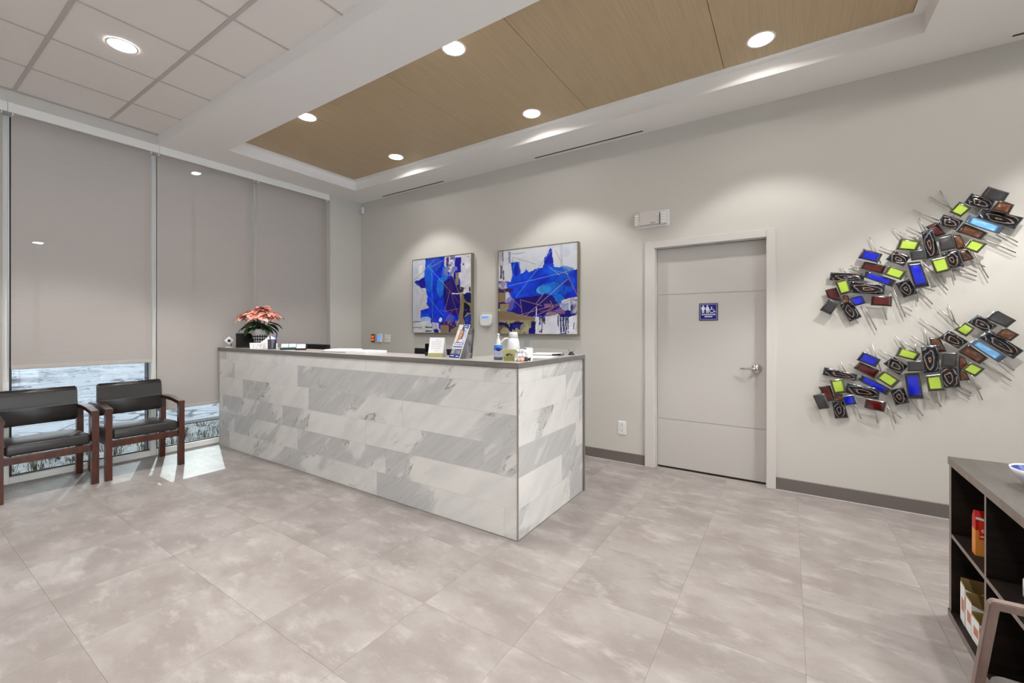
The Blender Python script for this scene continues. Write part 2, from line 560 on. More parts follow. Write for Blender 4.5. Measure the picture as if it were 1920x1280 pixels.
# ------------------------------------------------------------------ door
door = empty_struct('door_1', (0, 0, 0))
c = MB()
CW0, CW1 = DX0 - 0.080, DX1 + 0.060
c.box(CW0, DX0 + 0.012, YB - 0.022, YB + 0.012, 0, DZ + 0.055, 0.003, 1)
c.box(DX1 - 0.008, CW1, YB - 0.022, YB + 0.012, 0, DZ + 0.055, 0.003, 1)
c.box(DX0 + 0.012, DX1 - 0.008, YB - 0.022, YB + 0.012, DZ - 0.012, DZ + 0.055, 0.003, 1)
c.build('casing', M_TRIM, door)
c = MB()                                       # rebated jambs
c.box(DX0, DX0 + 0.018, YB + 0.012, YB + 0.11, 0, DZ)
c.box(DX1 - 0.012, DX1, YB + 0.012, YB + 0.11, 0, DZ)
c.box(DX0, DX1, YB + 0.012, YB + 0.11, DZ - 0.014, DZ)
c.build('jamb', M_TRIM, door)
SY = YB + 0.062                                # slab face
s = MB()
gz = [0.018, 0.463, 0.470, 1.648, 1.655, DZ - 0.018]
for k in range(0, 6, 2):
    s.box(DX0 + 0.021, DX1 - 0.015, SY, SY + 0.044, gz[k], gz[k + 1])
for k in (1, 3):
    s.box(DX0 + 0.021, DX1 - 0.015, SY + 0.004, SY + 0.044, gz[k], gz[k + 1])
s.build('door_slab', M_DOOR, door)
box('threshold_gap', M_BLACK, DX0 + 0.02, DX1 - 0.014, SY + 0.012, SY + 0.04, 0.001, 0.018, door)  # black bar puts the shade of the open gap into colour
h = MB()
hx, hz = -0.232, 0.985
Mx = Matrix.Translation((hx, SY, hz)) @ Matrix.Rotation(R(90), 4, 'X')
h.lathe([(0, 0.0), (0.040, 0.0), (0.040, 0.006), (0.036, 0.011), (0.018, 0.014), (0.014, 0.018), (0.0125, 0.055), (0, 0.055)], 28, M=Mx)
h.tube([(hx, SY - 0.050, hz), (hx - 0.03, SY - 0.054, hz), (hx - 0.075, SY - 0.052, hz), (hx - 0.122, SY - 0.040, hz - 0.004)], [0.012, 0.011, 0.009, 0.007], 10)
h.build('lever_handle', M_CHROME, door)

# ------------------------------------------------------------------ glazing: each bay is a window of its own
mull = [-2.36, -1.32, -0.325, 0.674, 1.681, 2.690, 3.655]
for k, (a, b) in enumerate(zip(mull, mull[1:])):
    wn = empty_struct('window_%d' % (k + 1), ((XG + XG) / 2, (a + b) / 2, 0))
    oy = (a + b) / 2
    def wb(name, m, x0, x1, y0, y1, z0, z1, bev=0.0):
        return box(name, m, x0 - XG, x1 - XG, y0 - oy, y1 - oy, z0, z1, wn, bev, 1)
    wb('sill', M_FRAME, XG - 0.075, XG, a + 0.0225, b - 0.0225, 0.0, 0.058, 0.003)
    wb('glazing_bead', M_BLACK, XG - 0.052, XG - 0.040, a + 0.0225, b - 0.0225, 0.058, 0.068)
    wb('mullion', M_FRAME, XG - 0.075, XG, a - 0.0225, a + 0.0225, 0.0, 3.139, 0.003)
    wb('gasket', M_BLACK, XG - 0.060, XG - 0.030, a + 0.0226, a + 0.040, 0.06, 3.139)  # added black strip: stands for the dark gap, blocks sky beside the blind
    wb('outer_mullion', M_DARKALU, XG - 0.16, XG - 0.076, a - 0.030, a + 0.030, 0.0, 3.139)
    wb('pane', M_TINTED, XG - 0.050, XG - 0.044, a + 0.0225, b - 0.0225, 0.068, 3.139)
# invented glazed bays beside the camera, unseen, added to let in daylight
def added_bay(n, axis, a, b, c):
    wn = empty_struct('window_%d' % n, (c, (a + b) / 2, 0) if axis == 'y' else ((a + b) / 2, c, 0))
    h = (b - a) / 2
    def p(name, m, u0, u1, d0, d1, z0, z1):
        q = (d0, d1, u0, u1, z0, z1) if axis == 'y' else (u0, u1, d0, d1, z0, z1)
        return box(name, m, *q, wn)
    p('mullion', M_FRAME, -h, -h + 0.05, -0.04, 0.04, 0, 3.05); p('mullion', M_FRAME, h - 0.05, h, -0.04, 0.04, 0, 3.05)
    p('sill', M_FRAME, -h + 0.05, h - 0.05, -0.04, 0.04, 0, 0.08); p('head', M_FRAME, -h + 0.05, h - 0.05, -0.04, 0.04, 3.0, 3.05)
    p('pane', M_GLASS, -h + 0.05, h - 0.05, -0.003, 0.003, 0.08, 3.0)
for k in range(5):
    L = (2.3 + 3.4) / 5
    added_bay(7 + k, 'y', -3.4 + L * k, -3.4 + L * (k + 1), XR + 0.075)


# ------------------------------------------------------------------ roller blinds
def blind(y0, y1, zb, f0, f1, label):
    t = thing('roller_blind', label, 'blind', (XW - 0.07, (y0 + y1) / 2, zb), 0, 'grey roller blinds on the window wall')
    oy = (y0 + y1) / 2
    box('fabric', M_SCREENFAB, -0.0012, 0.0012, y0 - oy, y1 - oy, 0.035, 3.20 - zb, t)
    MB().box(-0.006, 0.006, y0 - oy, y1 - oy, 0.0, 0.036, 0.004, 2).build('hem_bar', M_HEM, t)
    MB().box(0.045, 0.060, f0 - oy + 0.0008, f1 - oy - 0.0008, 3.135 - zb, 3.2155 - zb, 0.002, 1).build('fascia', M_FRAME, t)
    for yy in (y0 + 0.006, y1 - 0.010):
        br = MB(); br.box(-0.02, 0.042, yy - oy - 0.004, yy - oy + 0.004, 3.120 - zb, 3.19 - zb)
        br.build('bracket', M_FRAME, t)
    ch = MB()
    ch.tube([(0.012, y0 - oy - 0.012, 3.12 - zb), (0.012, y0 - oy - 0.012, max(0.9 - zb, 0.02))], 0.0022, 6)
    ch.build('bead_chain', M_WHITE, t)
    return t
blind(-1.30, -0.345, 0.47, -1.32, -0.325, 'grey roller blind wholly beyond the left edge of the view')
blind(-0.305, 0.652, 0.47, -0.325, 0.672, 'grey roller blind at the left edge, only a sliver showing beside the first mullion')
blind(0.697, 1.640, 0.980, 0.672, 1.690, 'wide grey roller blind above the left black chair, stopped higher than its neighbours')
blind(1.686, 2.640, 0.470, 1.690, 2.655, 'grey roller blind behind the right chair and the plant, lowered almost to the sill')
blind(2.675, 3.618, 0.470, 2.655, 3.640, 'grey roller blind nearest the room corner, its lower part behind the desk')

# ------------------------------------------------------------------ outside
struct(box('ground_lot', M_SNOW, -60, -7.95, -40, 40, -0.5, -0.15))
gv = MB(); gv.box(-7.72, 60, -60, YF - 0.2, -0.5, -0.14); gv.box(XR + 0.2, 60, YF - 0.2, 30, -0.5, -0.14)
struct(gv.build('ground_forecourt', M_SNOW))
gv = MB(); gv.box(-7.72, -5.74, YF - 0.2, 12, -0.5, -0.14)
struct(gv.build('ground_verge', M_SNOWGRASS))
struct(box('kerb', mat('kerb_concrete', lin(120, 124, 128), 0.8), -7.95, -7.72, -40, 40, -0.5, -0.125))
random.seed(5)
def grass_stuff(name, label, spots):
    g = bmesh.new()
    for (x, y, nb, hh, sp) in spots:
        for k in range(nb):
            a = random.uniform(0, 6.28); r = random.uniform(0, 0.05)
            h_ = hh * random.uniform(0.5, 1.0); l_ = sp * random.uniform(0.3, 1.0)
            bx, by = x + r * math.cos(a), y + r * math.sin(a)
            wv = Vector((-math.sin(a), math.cos(a), 0)) * 0.003
            p = [Vector((bx, by, -0.142)), Vector((bx + l_ * 0.35 * math.cos(a), by + l_ * 0.35 * math.sin(a), -0.142 + h_ * 0.7)), Vector((bx + l_ * math.cos(a), by + l_ * math.sin(a), -0.142 + h_))]
            v = [g.verts.new(p[0] - wv), g.verts.new(p[0] + wv), g.verts.new(p[1] + wv), g.verts.new(p[1] - wv), g.verts.new(p[2])]
            g.faces.new(v[:4]); g.faces.new((v[3], v[2], v[4]))
    me = bpy.data.meshes.new(name); g.to_mesh(me); g.free()
    me.materials.append(mat('dry_grass', lin(92, 84, 56), 0.8))
    o = bpy.data.objects.new(name, me); COL.objects.link(o)
    o['kind'] = 'stuff'; tag(o, label, 'grass')
sp = []
for k in range(420):
    sp.append((random.uniform(-7.6, -5.85), random.uniform(-0.6, 3.2), random.randint(3, 10), random.uniform(0.03, 0.13), random.uniform(0.04, 0.16)))
sp += [(-6.35, 1.55, 26, 0.22, 0.2), (-6.2, 0.95, 22, 0.24, 0.14), (-6.8, 2.35, 30, 0.22, 0.24), (-6.25, 2.0, 18, 0.15, 0.18)]
grass_stuff('dry_grass', 'dry grass blades poking through the snow outside the windows', sp)

M_CARRED = mat('car_paint', lin(122, 34, 30), 0.3, coat=0.5)
car = thing('car', 'dark red car on the snowy lot, only its end showing beside the first mullion', 'car', (-18.6, 0.42, -0.15), R(90))
cb = MB()
cb.prism([(-2.1, 0.35), (2.1, 0.35), (2.15, 0.75), (1.3, 0.92), (-1.9, 0.98), (-2.15, 0.8)], 'y', -0.85, 0.85)
cb.prism([(-1.7, 0.96), (1.0, 0.92), (0.4, 1.42), (-1.2, 1.45)], 'y', -0.72, 0.72)
cb.build('body', M_CARRED, car)
cg = MB(); cg.prism([(-1.45, 1.0), (0.75, 0.98), (0.3, 1.36), (-1.1, 1.38)], 'y', -0.728, 0.728)
cg.build('side_window', M_BLACK, car)
for wx in (-1.3, 1.3):
    for wy in (-0.8, 0.8):
        wl = MB(); wl.lathe([(0, -0.1), (0.31, -0.1), (0.33, -0.06), (0.33, 0.06), (0.31, 0.1), (0, 0.1)], 20, M=Matrix.Rotation(R(90), 4, 'X'))
        wl.build('wheel', M_BLACK, car, (wx, wy, 0.33))

# lot lamps: one seen as a glint through the left blind, one lighting the strip under the blinds
M_LOTLENS = mat('lot_lamp_lens', lin(255, 255, 255), emit=(1, 1, 1, 1), estr=300.0)
def lot_lamp(x, y, h, label):
    lp = thing('street_lamp', label, 'street lamp', (x, y, -0.15))
    b = MB(); b.lathe([(0, 0), (0.16, 0), (0.16, 0.5), (0.07, 0.55), (0.06, h), (0, h)], 12); b.build('pole', M_DARKALU, lp)
    b = MB(); b.box(-0.12, 0.55, -0.2, 0.2, h, h + 0.15, 0.03); b.build('lamp_head', M_DARKALU, lp)
    b = MB(); b.box(0.10, 0.42, -0.12, 0.12, h - 0.025, h - 0.002); b.build('lamp_lens', M_LOTLENS, lp)
    return lp
lot_lamp(-25.4, 3.90, 4.90, 'bright lot lamp glinting through the left blind')
lp = lot_lamp(-22.76, 8.33, 8.50, 'bright lot lamp glinting near the top of the middle blind')
ld = bpy.data.lights.new('lot_lamp_beam', 'SPOT')
ld.energy = 13000; ld.color = (0.93, 1.0, 0.97); ld.spot_size = R(6.6); ld.spot_blend = 0.3; ld.shadow_soft_size = 0.10
lo = bpy.data.objects.new('lot_lamp_beam', ld); COL.objects.link(lo); lo.parent = lp; lo.location = (0.26, 0, 8.44)
lo.rotation_euler = (Vector((-5.35, 1.95, 0.20)) - Vector((-22.5, 8.33, 8.29))).to_track_quat('-Z', 'Y').to_euler()

# ------------------------------------------------------------------ recessed downlights
M_TRIMRING = mat('downlight_ring', lin(240, 238, 234), 0.4)
def make_downlight(label, x, y, z, group=None, power=1.0, tilt=None):
    t = thing('downlight', label, 'ceiling light', (x, y, z), 0, group)
    rg = MB(); rg.lathe([(0.076, -0.001), (0.080, -0.0035), (0.088, -0.003), (0.090, 0.0)], 36); rg.build('trim_ring', M_TRIMRING, t)
    ln = MB(); ln.lathe([(0, -0.0030), (0.076, -0.0018)], 36); ln.build('lens', M_LENS, t)
    ld = bpy.data.lights.new('downlight_lamp', 'SPOT')
    ld.energy = SPOT_W * power; ld.color = LAMP_COL; ld.spot_size = R(98); ld.spot_blend = 0.32; ld.shadow_soft_size = 0.05
    lo = bpy.data.objects.new('downlight_lamp', ld); COL.objects.link(lo); lo.parent = t; lo.location = (0, 0, -0.06)
    wd = bpy.data.lights.new('downlight_spill', 'SPOT')      # low-angle spill off the reflector rim
    wd.energy = SPOT_W * power * 0.075; wd.color = LAMP_COL; wd.spot_size = R(163); wd.spot_blend = 0.10; wd.shadow_soft_size = 0.015
    wo = bpy.data.objects.new('downlight_spill', wd); COL.objects.link(wo); wo.parent = t; wo.location = (0, 0, -0.010)
    return t
G = None
make_downlight('round recessed light in the wood ceiling nearest the corner above the left painting', -3.85, 3.425, ZWOOD, power=0.5)
make_downlight('round recessed light in the wood ceiling above the right painting', -2.012, 3.425, ZWOOD, power=0.5)
make_downlight('round recessed light in the wood ceiling above the washroom door', -0.163, 3.415, ZWOOD, power=0.42)
make_downlight('round recessed light at the front edge of the wood ceiling nearest the blinds', -3.83, 2.318, ZWOOD, power=0.7)
make_downlight('round recessed light half hidden by the beam at the front edge of the wood ceiling', -2.010, 2.322, ZWOOD, power=0.7)
make_downlight('recessed light in the wood ceiling, hidden by the beam above the view', -0.163, 2.318, ZWOOD, power=0.7)
make_downlight('round recessed light in the white acoustic tile ceiling', -3.933, 1.009, ZT, power=1.15)
GO = 'recessed lights of the tile ceiling beyond the view'
for x, pw in ((-2.06, 0.55), (-0.2, 0.95), (1.67, 0.9)):  # unseen ceiling lights added as fill for the whole room
    make_downlight('round recessed light in the tile ceiling out of view', x, 0.706 - 0.30, ZT, GO, pw)
for x in (-3.933, -2.06, -0.2, 1.67):
    make_downlight('round recessed light in the tile ceiling out of view', x, -1.39, ZT, GO, 0.9)
make_downlight('recessed light in the soffit out of view at the right', 1.02, 3.05, ZC, power=1.2)  # unseen light added to brighten the right wall and floor
make_downlight('recessed light in the soffit out of view, in line with the lights over the paintings', 1.68, 3.42, ZC, power=0.6)  # unseen light added to wash the wall around the sculptures

# ------------------------------------------------------------------ linear slot diffusers
def slot(x0, x1, y, label):
    t = thing('slot_diffuser', label, 'air vent', ((x0 + x1) / 2, y, ZC))
    L = (x1 - x0) / 2
    b = MB(); b.box(-L, L, -0.013, 0.013, -0.0012, -0.0002); b.build('slot', mat('slot_dark', lin(70, 68, 66), 0.8), t)
    b = MB()
    b.box(-L - 0.012, L + 0.012, -0.020, -0.013, -0.0022, -0.0002); b.box(-L - 0.012, L + 0.012, 0.013, 0.020, -0.0022, -0.0002)
    b.build('flange', M_CEIL, t)
slot(-4.88, -3.71, 4.085, 'short dark slot air diffuser in the soffit above the left painting')
slot(-2.36, -1.17, 4.085, 'longer dark slot air diffuser in the soffit left of the door')
slot(1.21, 2.40, 4.062, 'dark slot air diffuser in the soffit at the top right corner')

# ceiling speaker, its rim just in view at the top left corner
t = thing('smoke_detector', 'white round ceiling device at the top left corner of the tile ceiling', 'detector', (-4.10, 0.38, ZT - 0.002))
b = MB(); b.lathe([(0, -0.04), (0.05, -0.04), (0.062, -0.032), (0.068, -0.012), (0.07, 0.0), (0, 0)], 28); b.build('housing', M_WHITE, t)
b = MB(); b.lathe([(0.071, -0.012), (0.079, -0.010), (0.081, 0.0), (0.071, 0.0)], 28); b.build('base_ring', M_WHITE, t)

# ------------------------------------------------------------------ fittings on the back wall
def on_wall(name, label, cat, x, z):
    return thing(name, label, cat, (x, YB, z))
t = on_wall('motion_sensor', 'small white motion sensor in the ceiling corner', 'sensor', XW + 0.05, 3.100)
b = MB(); b.box(-0.028, 0.028, -0.036, 0, -0.05, 0.05, 0.010, 3); b.build('housing', M_WHITE, t)
b = MB(); b.box(-0.018, 0.018, -0.039, -0.034, -0.028, -0.004, 0.003, 1); b.build('sensor_window', mat('sensor_lens', lin(205, 205, 203), 0.3), t)
b = MB(); b.box(-0.008, 0.008, -0.040, -0.035, 0.010, 0.016); b.build('indicator', M_GREY, t)

# emergency light over the door
t = on_wall('emergency_light', 'white emergency light unit high on the wall left of the door', 'emergency light', -1.095, 2.372)
b = MB()
b.prism([(-0.100, -0.058), (0.075, -0.058), (0.075, 0.058), (0.05, 0.066), (-0.100, 0.066)], 'y', -0.075, 0)
b.build('case', mat('emergency_case', lin(214, 208, 204), 0.35), t)
b = MB(); b.box(-0.157, 0.157, -0.012, 0, -0.075, 0.075, 0.004, 1); b.build('back_plate', M_WHITE, t)
for s, x in ((-1, -0.128), (1, 0.112)):
    b = MB(); b.box(-0.029, 0.029, -0.058, -0.012, -0.062, 0.058, 0.006, 2); e = b.build('lamp_head', mat('lamp_shell', lin(222, 218, 214), 0.25), t, (x, 0, 0))
    b = MB()
    for q in range(4):
        b.box(-0.022, 0.022, -0.061, -0.057, -0.045 + q * 0.024, -0.030 + q * 0.024)
    b.build('lens_rib', M_WHITE, e)
b = MB(); b.lathe([(0, 0), (0.006, 0), (0.006, 0.004), (0, 0.005)], 12, M=Matrix.Rotation(R(90), 4, 'X')); b.build('pilot_light', M_WHITE, t, (0.062, -0.075, 0.02))
b = MB(); b.box(0.0, 0.045, -0.0765, -0.074, -0.050, -0.044); b.build('test_button', M_GREY, t)

# switch row in the corner by the window
t = on_wall('button_plate', 'bronze wall plate with four glowing orange buttons, leftmost of the wall plates', 'switch', -5.150, 1.185)
b = MB(); b.box(-0.040, 0.040, -0.010, 0, -0.062, 0.062, 0.003, 1); b.build('plate', M_BROWNPLATE, t)
for dx in (-0.015, 0.015):
    for dz in (-0.022, 0.022):
        b = MB(); b.box(-0.010, 0.010, -0.014, -0.009, -0.014, 0.014, 0.002, 1); b.build('button', M_ORANGE_LED, t, (dx, 0, dz))
t = on_wall('thermostat', 'white thermostat with a blue screen between two wall plates', 'thermostat', -4.997, 1.190)
b = MB(); b.box(-0.045, 0.045, -0.026, 0, -0.060, 0.060, 0.006, 2); b.build('housing', M_WHITE, t)
b = MB(); b.box(-0.030, 0.030, -0.0285, -0.025, -0.025, 0.034); b.build('screen', M_SCREEN, t)
t = on_wall('light_switch', 'white double light switch right of the thermostat', 'switch', -4.836, 1.186)
b = MB(); b.box(-0.058, 0.058, -0.007, 0, -0.058, 0.058, 0.003, 1); b.build('plate', M_WHITE, t)
for dx in (-0.023, 0.023):
    b = MB(); b.prism([(-0.007, -0.012), (-0.022, 0.004), (-0.018, 0.010), (-0.007, 0.012)], 'x', -0.006, 0.006); b.build('toggle', M_WHITE, t, (dx, 0, 0))
t = on_wall('alarm_keypad', 'rounded white keypad with a blue display between the two paintings', 'keypad', -3.070, 1.432)
b = MB()
b.prism([(0.060, 0.066), (0.076, 0.058), (0.084, 0.040), (0.084, -0.030), (0.074, -0.056), (0.050, -0.074), (0.0, -0.080), (-0.050, -0.074), (-0.074, -0.056), (-0.084, -0.030), (-0.084, 0.040), (-0.076, 0.058), (-0.060, 0.066)], 'y', -0.034, 0)
bmesh.ops.bevel(b.bm, geom=[e for e in b.bm.edges if all(abs(v.co.y + 0.034) < 1e-5 for v in e.verts)], offset=0.012, segments=3, affect='EDGES')
b.build('housing', M_WHITE, t)
b = MB(); b.box(-0.043, 0.043, -0.0365, -0.033, 0.022, 0.042); b.build('display', M_SCREEN, t)
t = on_wall('wall_outlet', 'white double wall outlet low between desk and door', 'outlet', -1.393, 0.340)
b = MB(); b.box(-0.042, 0.042, -0.007, 0, -0.068, 0.068, 0.003, 1); b.build('plate', M_WHITE, t)
for dz in (-0.028, 0.028):
    b = MB(); b.box(-0.018, 0.018, -0.009, -0.006, -0.019, 0.019, 0.006, 2); s = b.build('socket', M_WHITE, t, (0, 0, dz))
    b = MB(); b.box(-0.009, -0.006, -0.0096, -0.0085, -0.003, 0.010); b.box(0.006, 0.009, -0.0096, -0.0085, -0.003, 0.010); b.box(-0.003, 0.003, -0.0096, -0.0085, -0.013, -0.008)
    b.build('slots', M_GREY, s)

# ------------------------------------------------------------------ washroom sign on the door
M_SIGNWHITE = mat('sign_white', lin(225, 225, 235), 0.5)
M_SIGNBLUE = mat('sign_blue', lin(8, 12, 120), 0.4)
M_SIGNEDGE = mat('sign_edge', lin(40, 42, 52), 0.5)
sg = thing('washroom_sign', 'square blue sign with white figures and wheelchair on the door', 'sign', (-0.612, SY, 1.480))
HW, HH = 0.078, 0.078
b = MB(); b.box(-HW, HW, -0.006, 0, -HH, HH, 0.004, 1); b.build('back_plate', M_SIGNEDGE, sg)
b = MB(); b.box(-HW + 0.007, HW - 0.007, -0.0070, -0.004, -HH + 0.007, HH - 0.007); b.build('border', mat('sign_border', lin(140, 142, 190), 0.4), sg)
b = MB(); b.box(-HW + 0.013, HW - 0.013, -0.0078, -0.004, -HH + 0.013, HH - 0.013); b.build('blue_field', M_SIGNBLUE, sg)
FY = (-0.0090, -0.0070)
def figure(cx, dress):
    b = MB()
    b.lathe([(0, 0.0090), (0.0072, 0.0090), (0.0072, 0.007), (0, 0.007)], 16, M=Matrix.Translation((cx, 0, 0.0545)) @ Matrix.Rotation(R(90), 4, 'X'))
    if dress:
        pts = [(-0.009, 0.0455), (0.009, 0.0455), (0.0175, 0.022), (0.013, 0.019), (0.010, 0.014), (0.010, -0.010), (0.0015, -0.010), (0.0015, 0.012), (-0.0015, 0.012), (-0.0015, -0.010), (-0.010, -0.010), (-0.010, 0.014), (-0.013, 0.019), (-0.0175, 0.022)]
    else:
        pts = [(-0.0145, 0.0455), (0.0145, 0.0455), (0.0155, 0.020), (0.0115, 0.020), (0.0095, 0.036), (0.0095, -0.010), (0.0015, -0.010), (0.0015, 0.014), (-0.0015, 0.014), (-0.0015, -0.010), (-0.0095, -0.010), (-0.0095, 0.036), (-0.0115, 0.020), (-0.0155, 0.020)]
    b.prism([(cx + x, z) for x, z in pts], 'y', *FY)
    return b
figure(-0.044, False).build('man_figure', M_SIGNWHITE, sg)
figure(-0.008, True).build('woman_figure', M_SIGNWHITE, sg)
b = MB()
cx, cz = 0.028, 0.010
b.lathe([(0, 0.009), (0.0055, 0.009), (0.0055, 0.007), (0, 0.007)], 14, M=Matrix.Translation((cx - 0.002, 0, cz + 0.031)) @ Matrix.Rotation(R(90), 4, 'X'))
arc = [R(a) for a in range(115, 356, 20)]
pts = [(cx + 0.0215 * math.cos(a), cz - 0.002 + 0.0195 * math.sin(a)) for a in arc] + [(cx + 0.0150 * math.cos(a), cz - 0.002 + 0.0135 * math.sin(a)) for a in reversed(arc)]
b.prism(pts, 'y', *FY)
b.prism([(cx - 0.005, cz + 0.026), (cx + 0.002, cz + 0.026), (cx + 0.003, cz + 0.014), (cx + 0.016, cz + 0.013), (cx + 0.017, cz + 0.009), (cx - 0.004, cz + 0.009)], 'y', *FY)
b.prism([(cx + 0.013, cz + 0.011), (cx + 0.018, cz + 0.011), (cx + 0.027, cz - 0.009), (cx + 0.034, cz - 0.006), (cx + 0.034, cz - 0.011), (cx + 0.025, cz - 0.015)], 'y', *FY)
b.build('wheelchair_figure', M_SIGNWHITE, sg)
text_mesh('lettering', 'WASHROOM', 0.0195, M_SIGNWHITE, sg, (0, -0.0083, -0.025), (R(90), 0, 0), 0.0005, 1.0, 0.0006)
b = MB(); b.box(-0.032, 0.032, -0.0092, -0.0072, -0.048, -0.039); b.build('braille_bar', M_SIGNWHITE, sg)

# ------------------------------------------------------------------ reception desk
DXL, DXR, DYF, DYE = -5.445, -1.418, 2.243, 3.262
HT = 1.114
desk = thing('reception_desk', 'L-shaped reception desk clad in white marble tiles with a grey top', 'desk', ((DXL + DXR) / 2, DYF + 0.2, 0))
ox, oy = desk.location.x, desk.location.y
def D(name, m, x0, x1, y0, y1, z0, z1, bev=0.0):
    return box(name, m, x0 - ox, x1 - ox, y0 - oy, y1 - oy, z0, z1, desk, bev, 1)
b = MB()
b.box(DXL - ox, DXR - 0.0012 - ox, DYF + 0.0012 - oy, DYF + 0.14 - oy, 0.0, 1.075)
b.box(DXR - 0.14 - ox, DXR - 0.0012 - ox, DYF + 0.14 - oy, DYE - 0.024 - oy, 0.0, 1.075)
b.build('core_wall', M_GROUT, desk)
zr = [0.003, 0.194, 0.391, 0.585, 0.785, 0.983, 1.078]
front = [[-5.21, -3.98, -2.74, -1.52], [-5.09, -3.86, -2.64], [-5.36, -4.12, -2.88, -1.68], [-4.90, -3.68, -2.45], [-5.09, -3.86, -2.63], [-5.28, -4.08, -2.88, -1.68]]
# per tile look: r = how much grey, g = which way the grey grows along the tile
look = {5: [(.75, .5), (.28, .5), (.2, .5), (.2, .5), (.45, .6)],
        4: [(.6, .7), (.36, .5), (.72, .5), (.52, .15)],
        3: [(.25, .5), (.42, .15), (.66, .2), (.36, .85)],
        2: [(.25, .5), (.60, .5), (.42, .1), (.52, .95), (.62, .4)],
        1: [(.55, .5), (.56, .3), (.68, .45), (.45, .2)],
        0: [(.75, .5), (.45, .7), (.5, .3), (.60, .1), (.5, .5)]}
random.seed(11)
gap = 0.0014
for r in range(6):
    xs = [DXL] + front[r] + [DXR - 0.006]
    for k, (a, c) in enumerate(zip(xs, xs[1:])):
        t = box('tile', M_MARBLE, a + gap - ox, c - gap - ox, DYF - oy, DYF + 0.0011 - oy, zr[r] + gap, zr[r + 1] - gap, desk)
        lk = look[r][min(k, len(look[r]) - 1)]
        t.color = (lk[0], lk[1], 0, 1)
side = [[3.0], [2.86], [3.10], [3.17], [2.93], [2.56]]
looks = {5: [(.3, .5), (.6, .5)], 4: [(.3, .5), (.66, .4)], 3: [(.46, .55), (.5, .5)], 2: [(.80, .25), (.35, .5)], 1: [(.38, .5), (.5, .5)], 0: [(.45, .1), (.7, .5)]}
for r in range(6):
    ys = [DYF + 0.006] + side[r] + [DYE - 0.024]
    for k, (a, c) in enumerate(zip(ys, ys[1:])):
        L = (c - a) / 2 - gap
        h2 = (zr[r + 1] - zr[r]) / 2 - gap
        t = MB().box(-L, L, -0.0005, 0.0005, -h2, h2).build('tile', M_MARBLE, desk, (DXR - 0.0006 - ox, (a + c) / 2 - oy, (zr[r] + zr[r + 1]) / 2), (0, 0, R(90)))
        lk = looks[r][min(k, 1)]
        t.color = (lk[0], lk[1], 0, 1)
D('corner_trim', M_STEEL, DXR - 0.006, DXR + 0.002, DYF - 0.002, DYF + 0.006, 0.0, 1.078)
D('base_trim', M_STEEL, DXL, DXR - 0.004, DYF - 0.0035, DYF + 0.001, 0.0, 0.004)
D('base_trim', M_STEEL, DXR - 0.001, DXR + 0.0035, DYF + 0.004, DYE - 0.024, 0.0, 0.004)
D('end_trim', M_STEEL, DXL - 0.006, DXL, DYF - 0.002, DYF + 0.010, 0.0, 1.078)
# counter top: L shape with a dark edge over a recessed lighter strip
XI = -1.995
Lp = [(DXL - 0.02 - ox, DYF - 0.012 - oy), (DXR + 0.012 - ox, DYF - 0.012 - oy), (DXR + 0.012 - ox, DYE - oy), (XI - ox, DYE - oy), (XI - ox, DYF + 0.345 - oy), (DXL - 0.02 - ox, DYF + 0.345 - oy)]
b = MB(); b.prism(Lp, 'z', HT - 0.034, HT)
ct = b.build('counter_top', [M_COUNTER, M_COUNTEREDGE], desk)
for p in ct.data.polygons:
    p.material_index = 0 if abs(p.normal.z) > 0.9 else 1
Ls = [(DXL - ox, DYF + 0.004 - oy), (DXR - 0.004 - ox, DYF + 0.004 - oy), (DXR - 0.004 - ox, DYE - 0.024 - oy), (XI + 0.02 - ox, DYE - 0.024 - oy), (XI + 0.02 - ox, DYF + 0.32 - oy), (DXL - ox, DYF + 0.32 - oy)]
b = MB(); b.prism(Ls, 'z', 1.0785, HT - 0.034); b.build('support_strip', m_wood('strip_laminate', lin(158, 148, 140), lin(172, 163, 155), (4, 60, 60)), desk)
D('end_panel', M_COUNTEREDGE, XI, DXR + 0.012, DYE - 0.024, DYE, 0.0, HT - 0.0345, 0.001)
D('worktop', M_COUNTEREDGE, DXL, DXR - 0.142, DYF + 0.142, DYF + 0.86, 0.715, 0.745, 0.002)
D('worktop_support', M_COUNTEREDGE, DXL + 0.01, DXL + 0.035, DYF + 0.142, DYF + 0.82, 0.0, 0.715)

# ------------------------------------------------------------------ paintings (flat paint: colour attribute on a fine grid)
def vnoise(rng, n, freq, octaves=4):
    """value noise n x n"""
    out = np.zeros((n, n)); amp = 1.0; tot = 0
    for o in range(octaves):
        f = int(freq * 2 ** o)
        g = rng.random((f + 2, f + 2))
        t = np.linspace(0, f, n, endpoint=False); i = t.astype(int); fr = t - i; fr = fr * fr * (3 - 2 * fr)
        a = g[i][:, i]; b = g[i][:, i + 1]; c = g[i + 1][:, i]; d = g[i + 1][:, i + 1]
        fx = fr[None, :]; fy = fr[:, None]
        out += amp * ((a * (1 - fx) + b * fx) * (1 - fy) + (c * (1 - fx) + d * fx) * fy); tot += amp; amp *= 0.55
    return out / tot

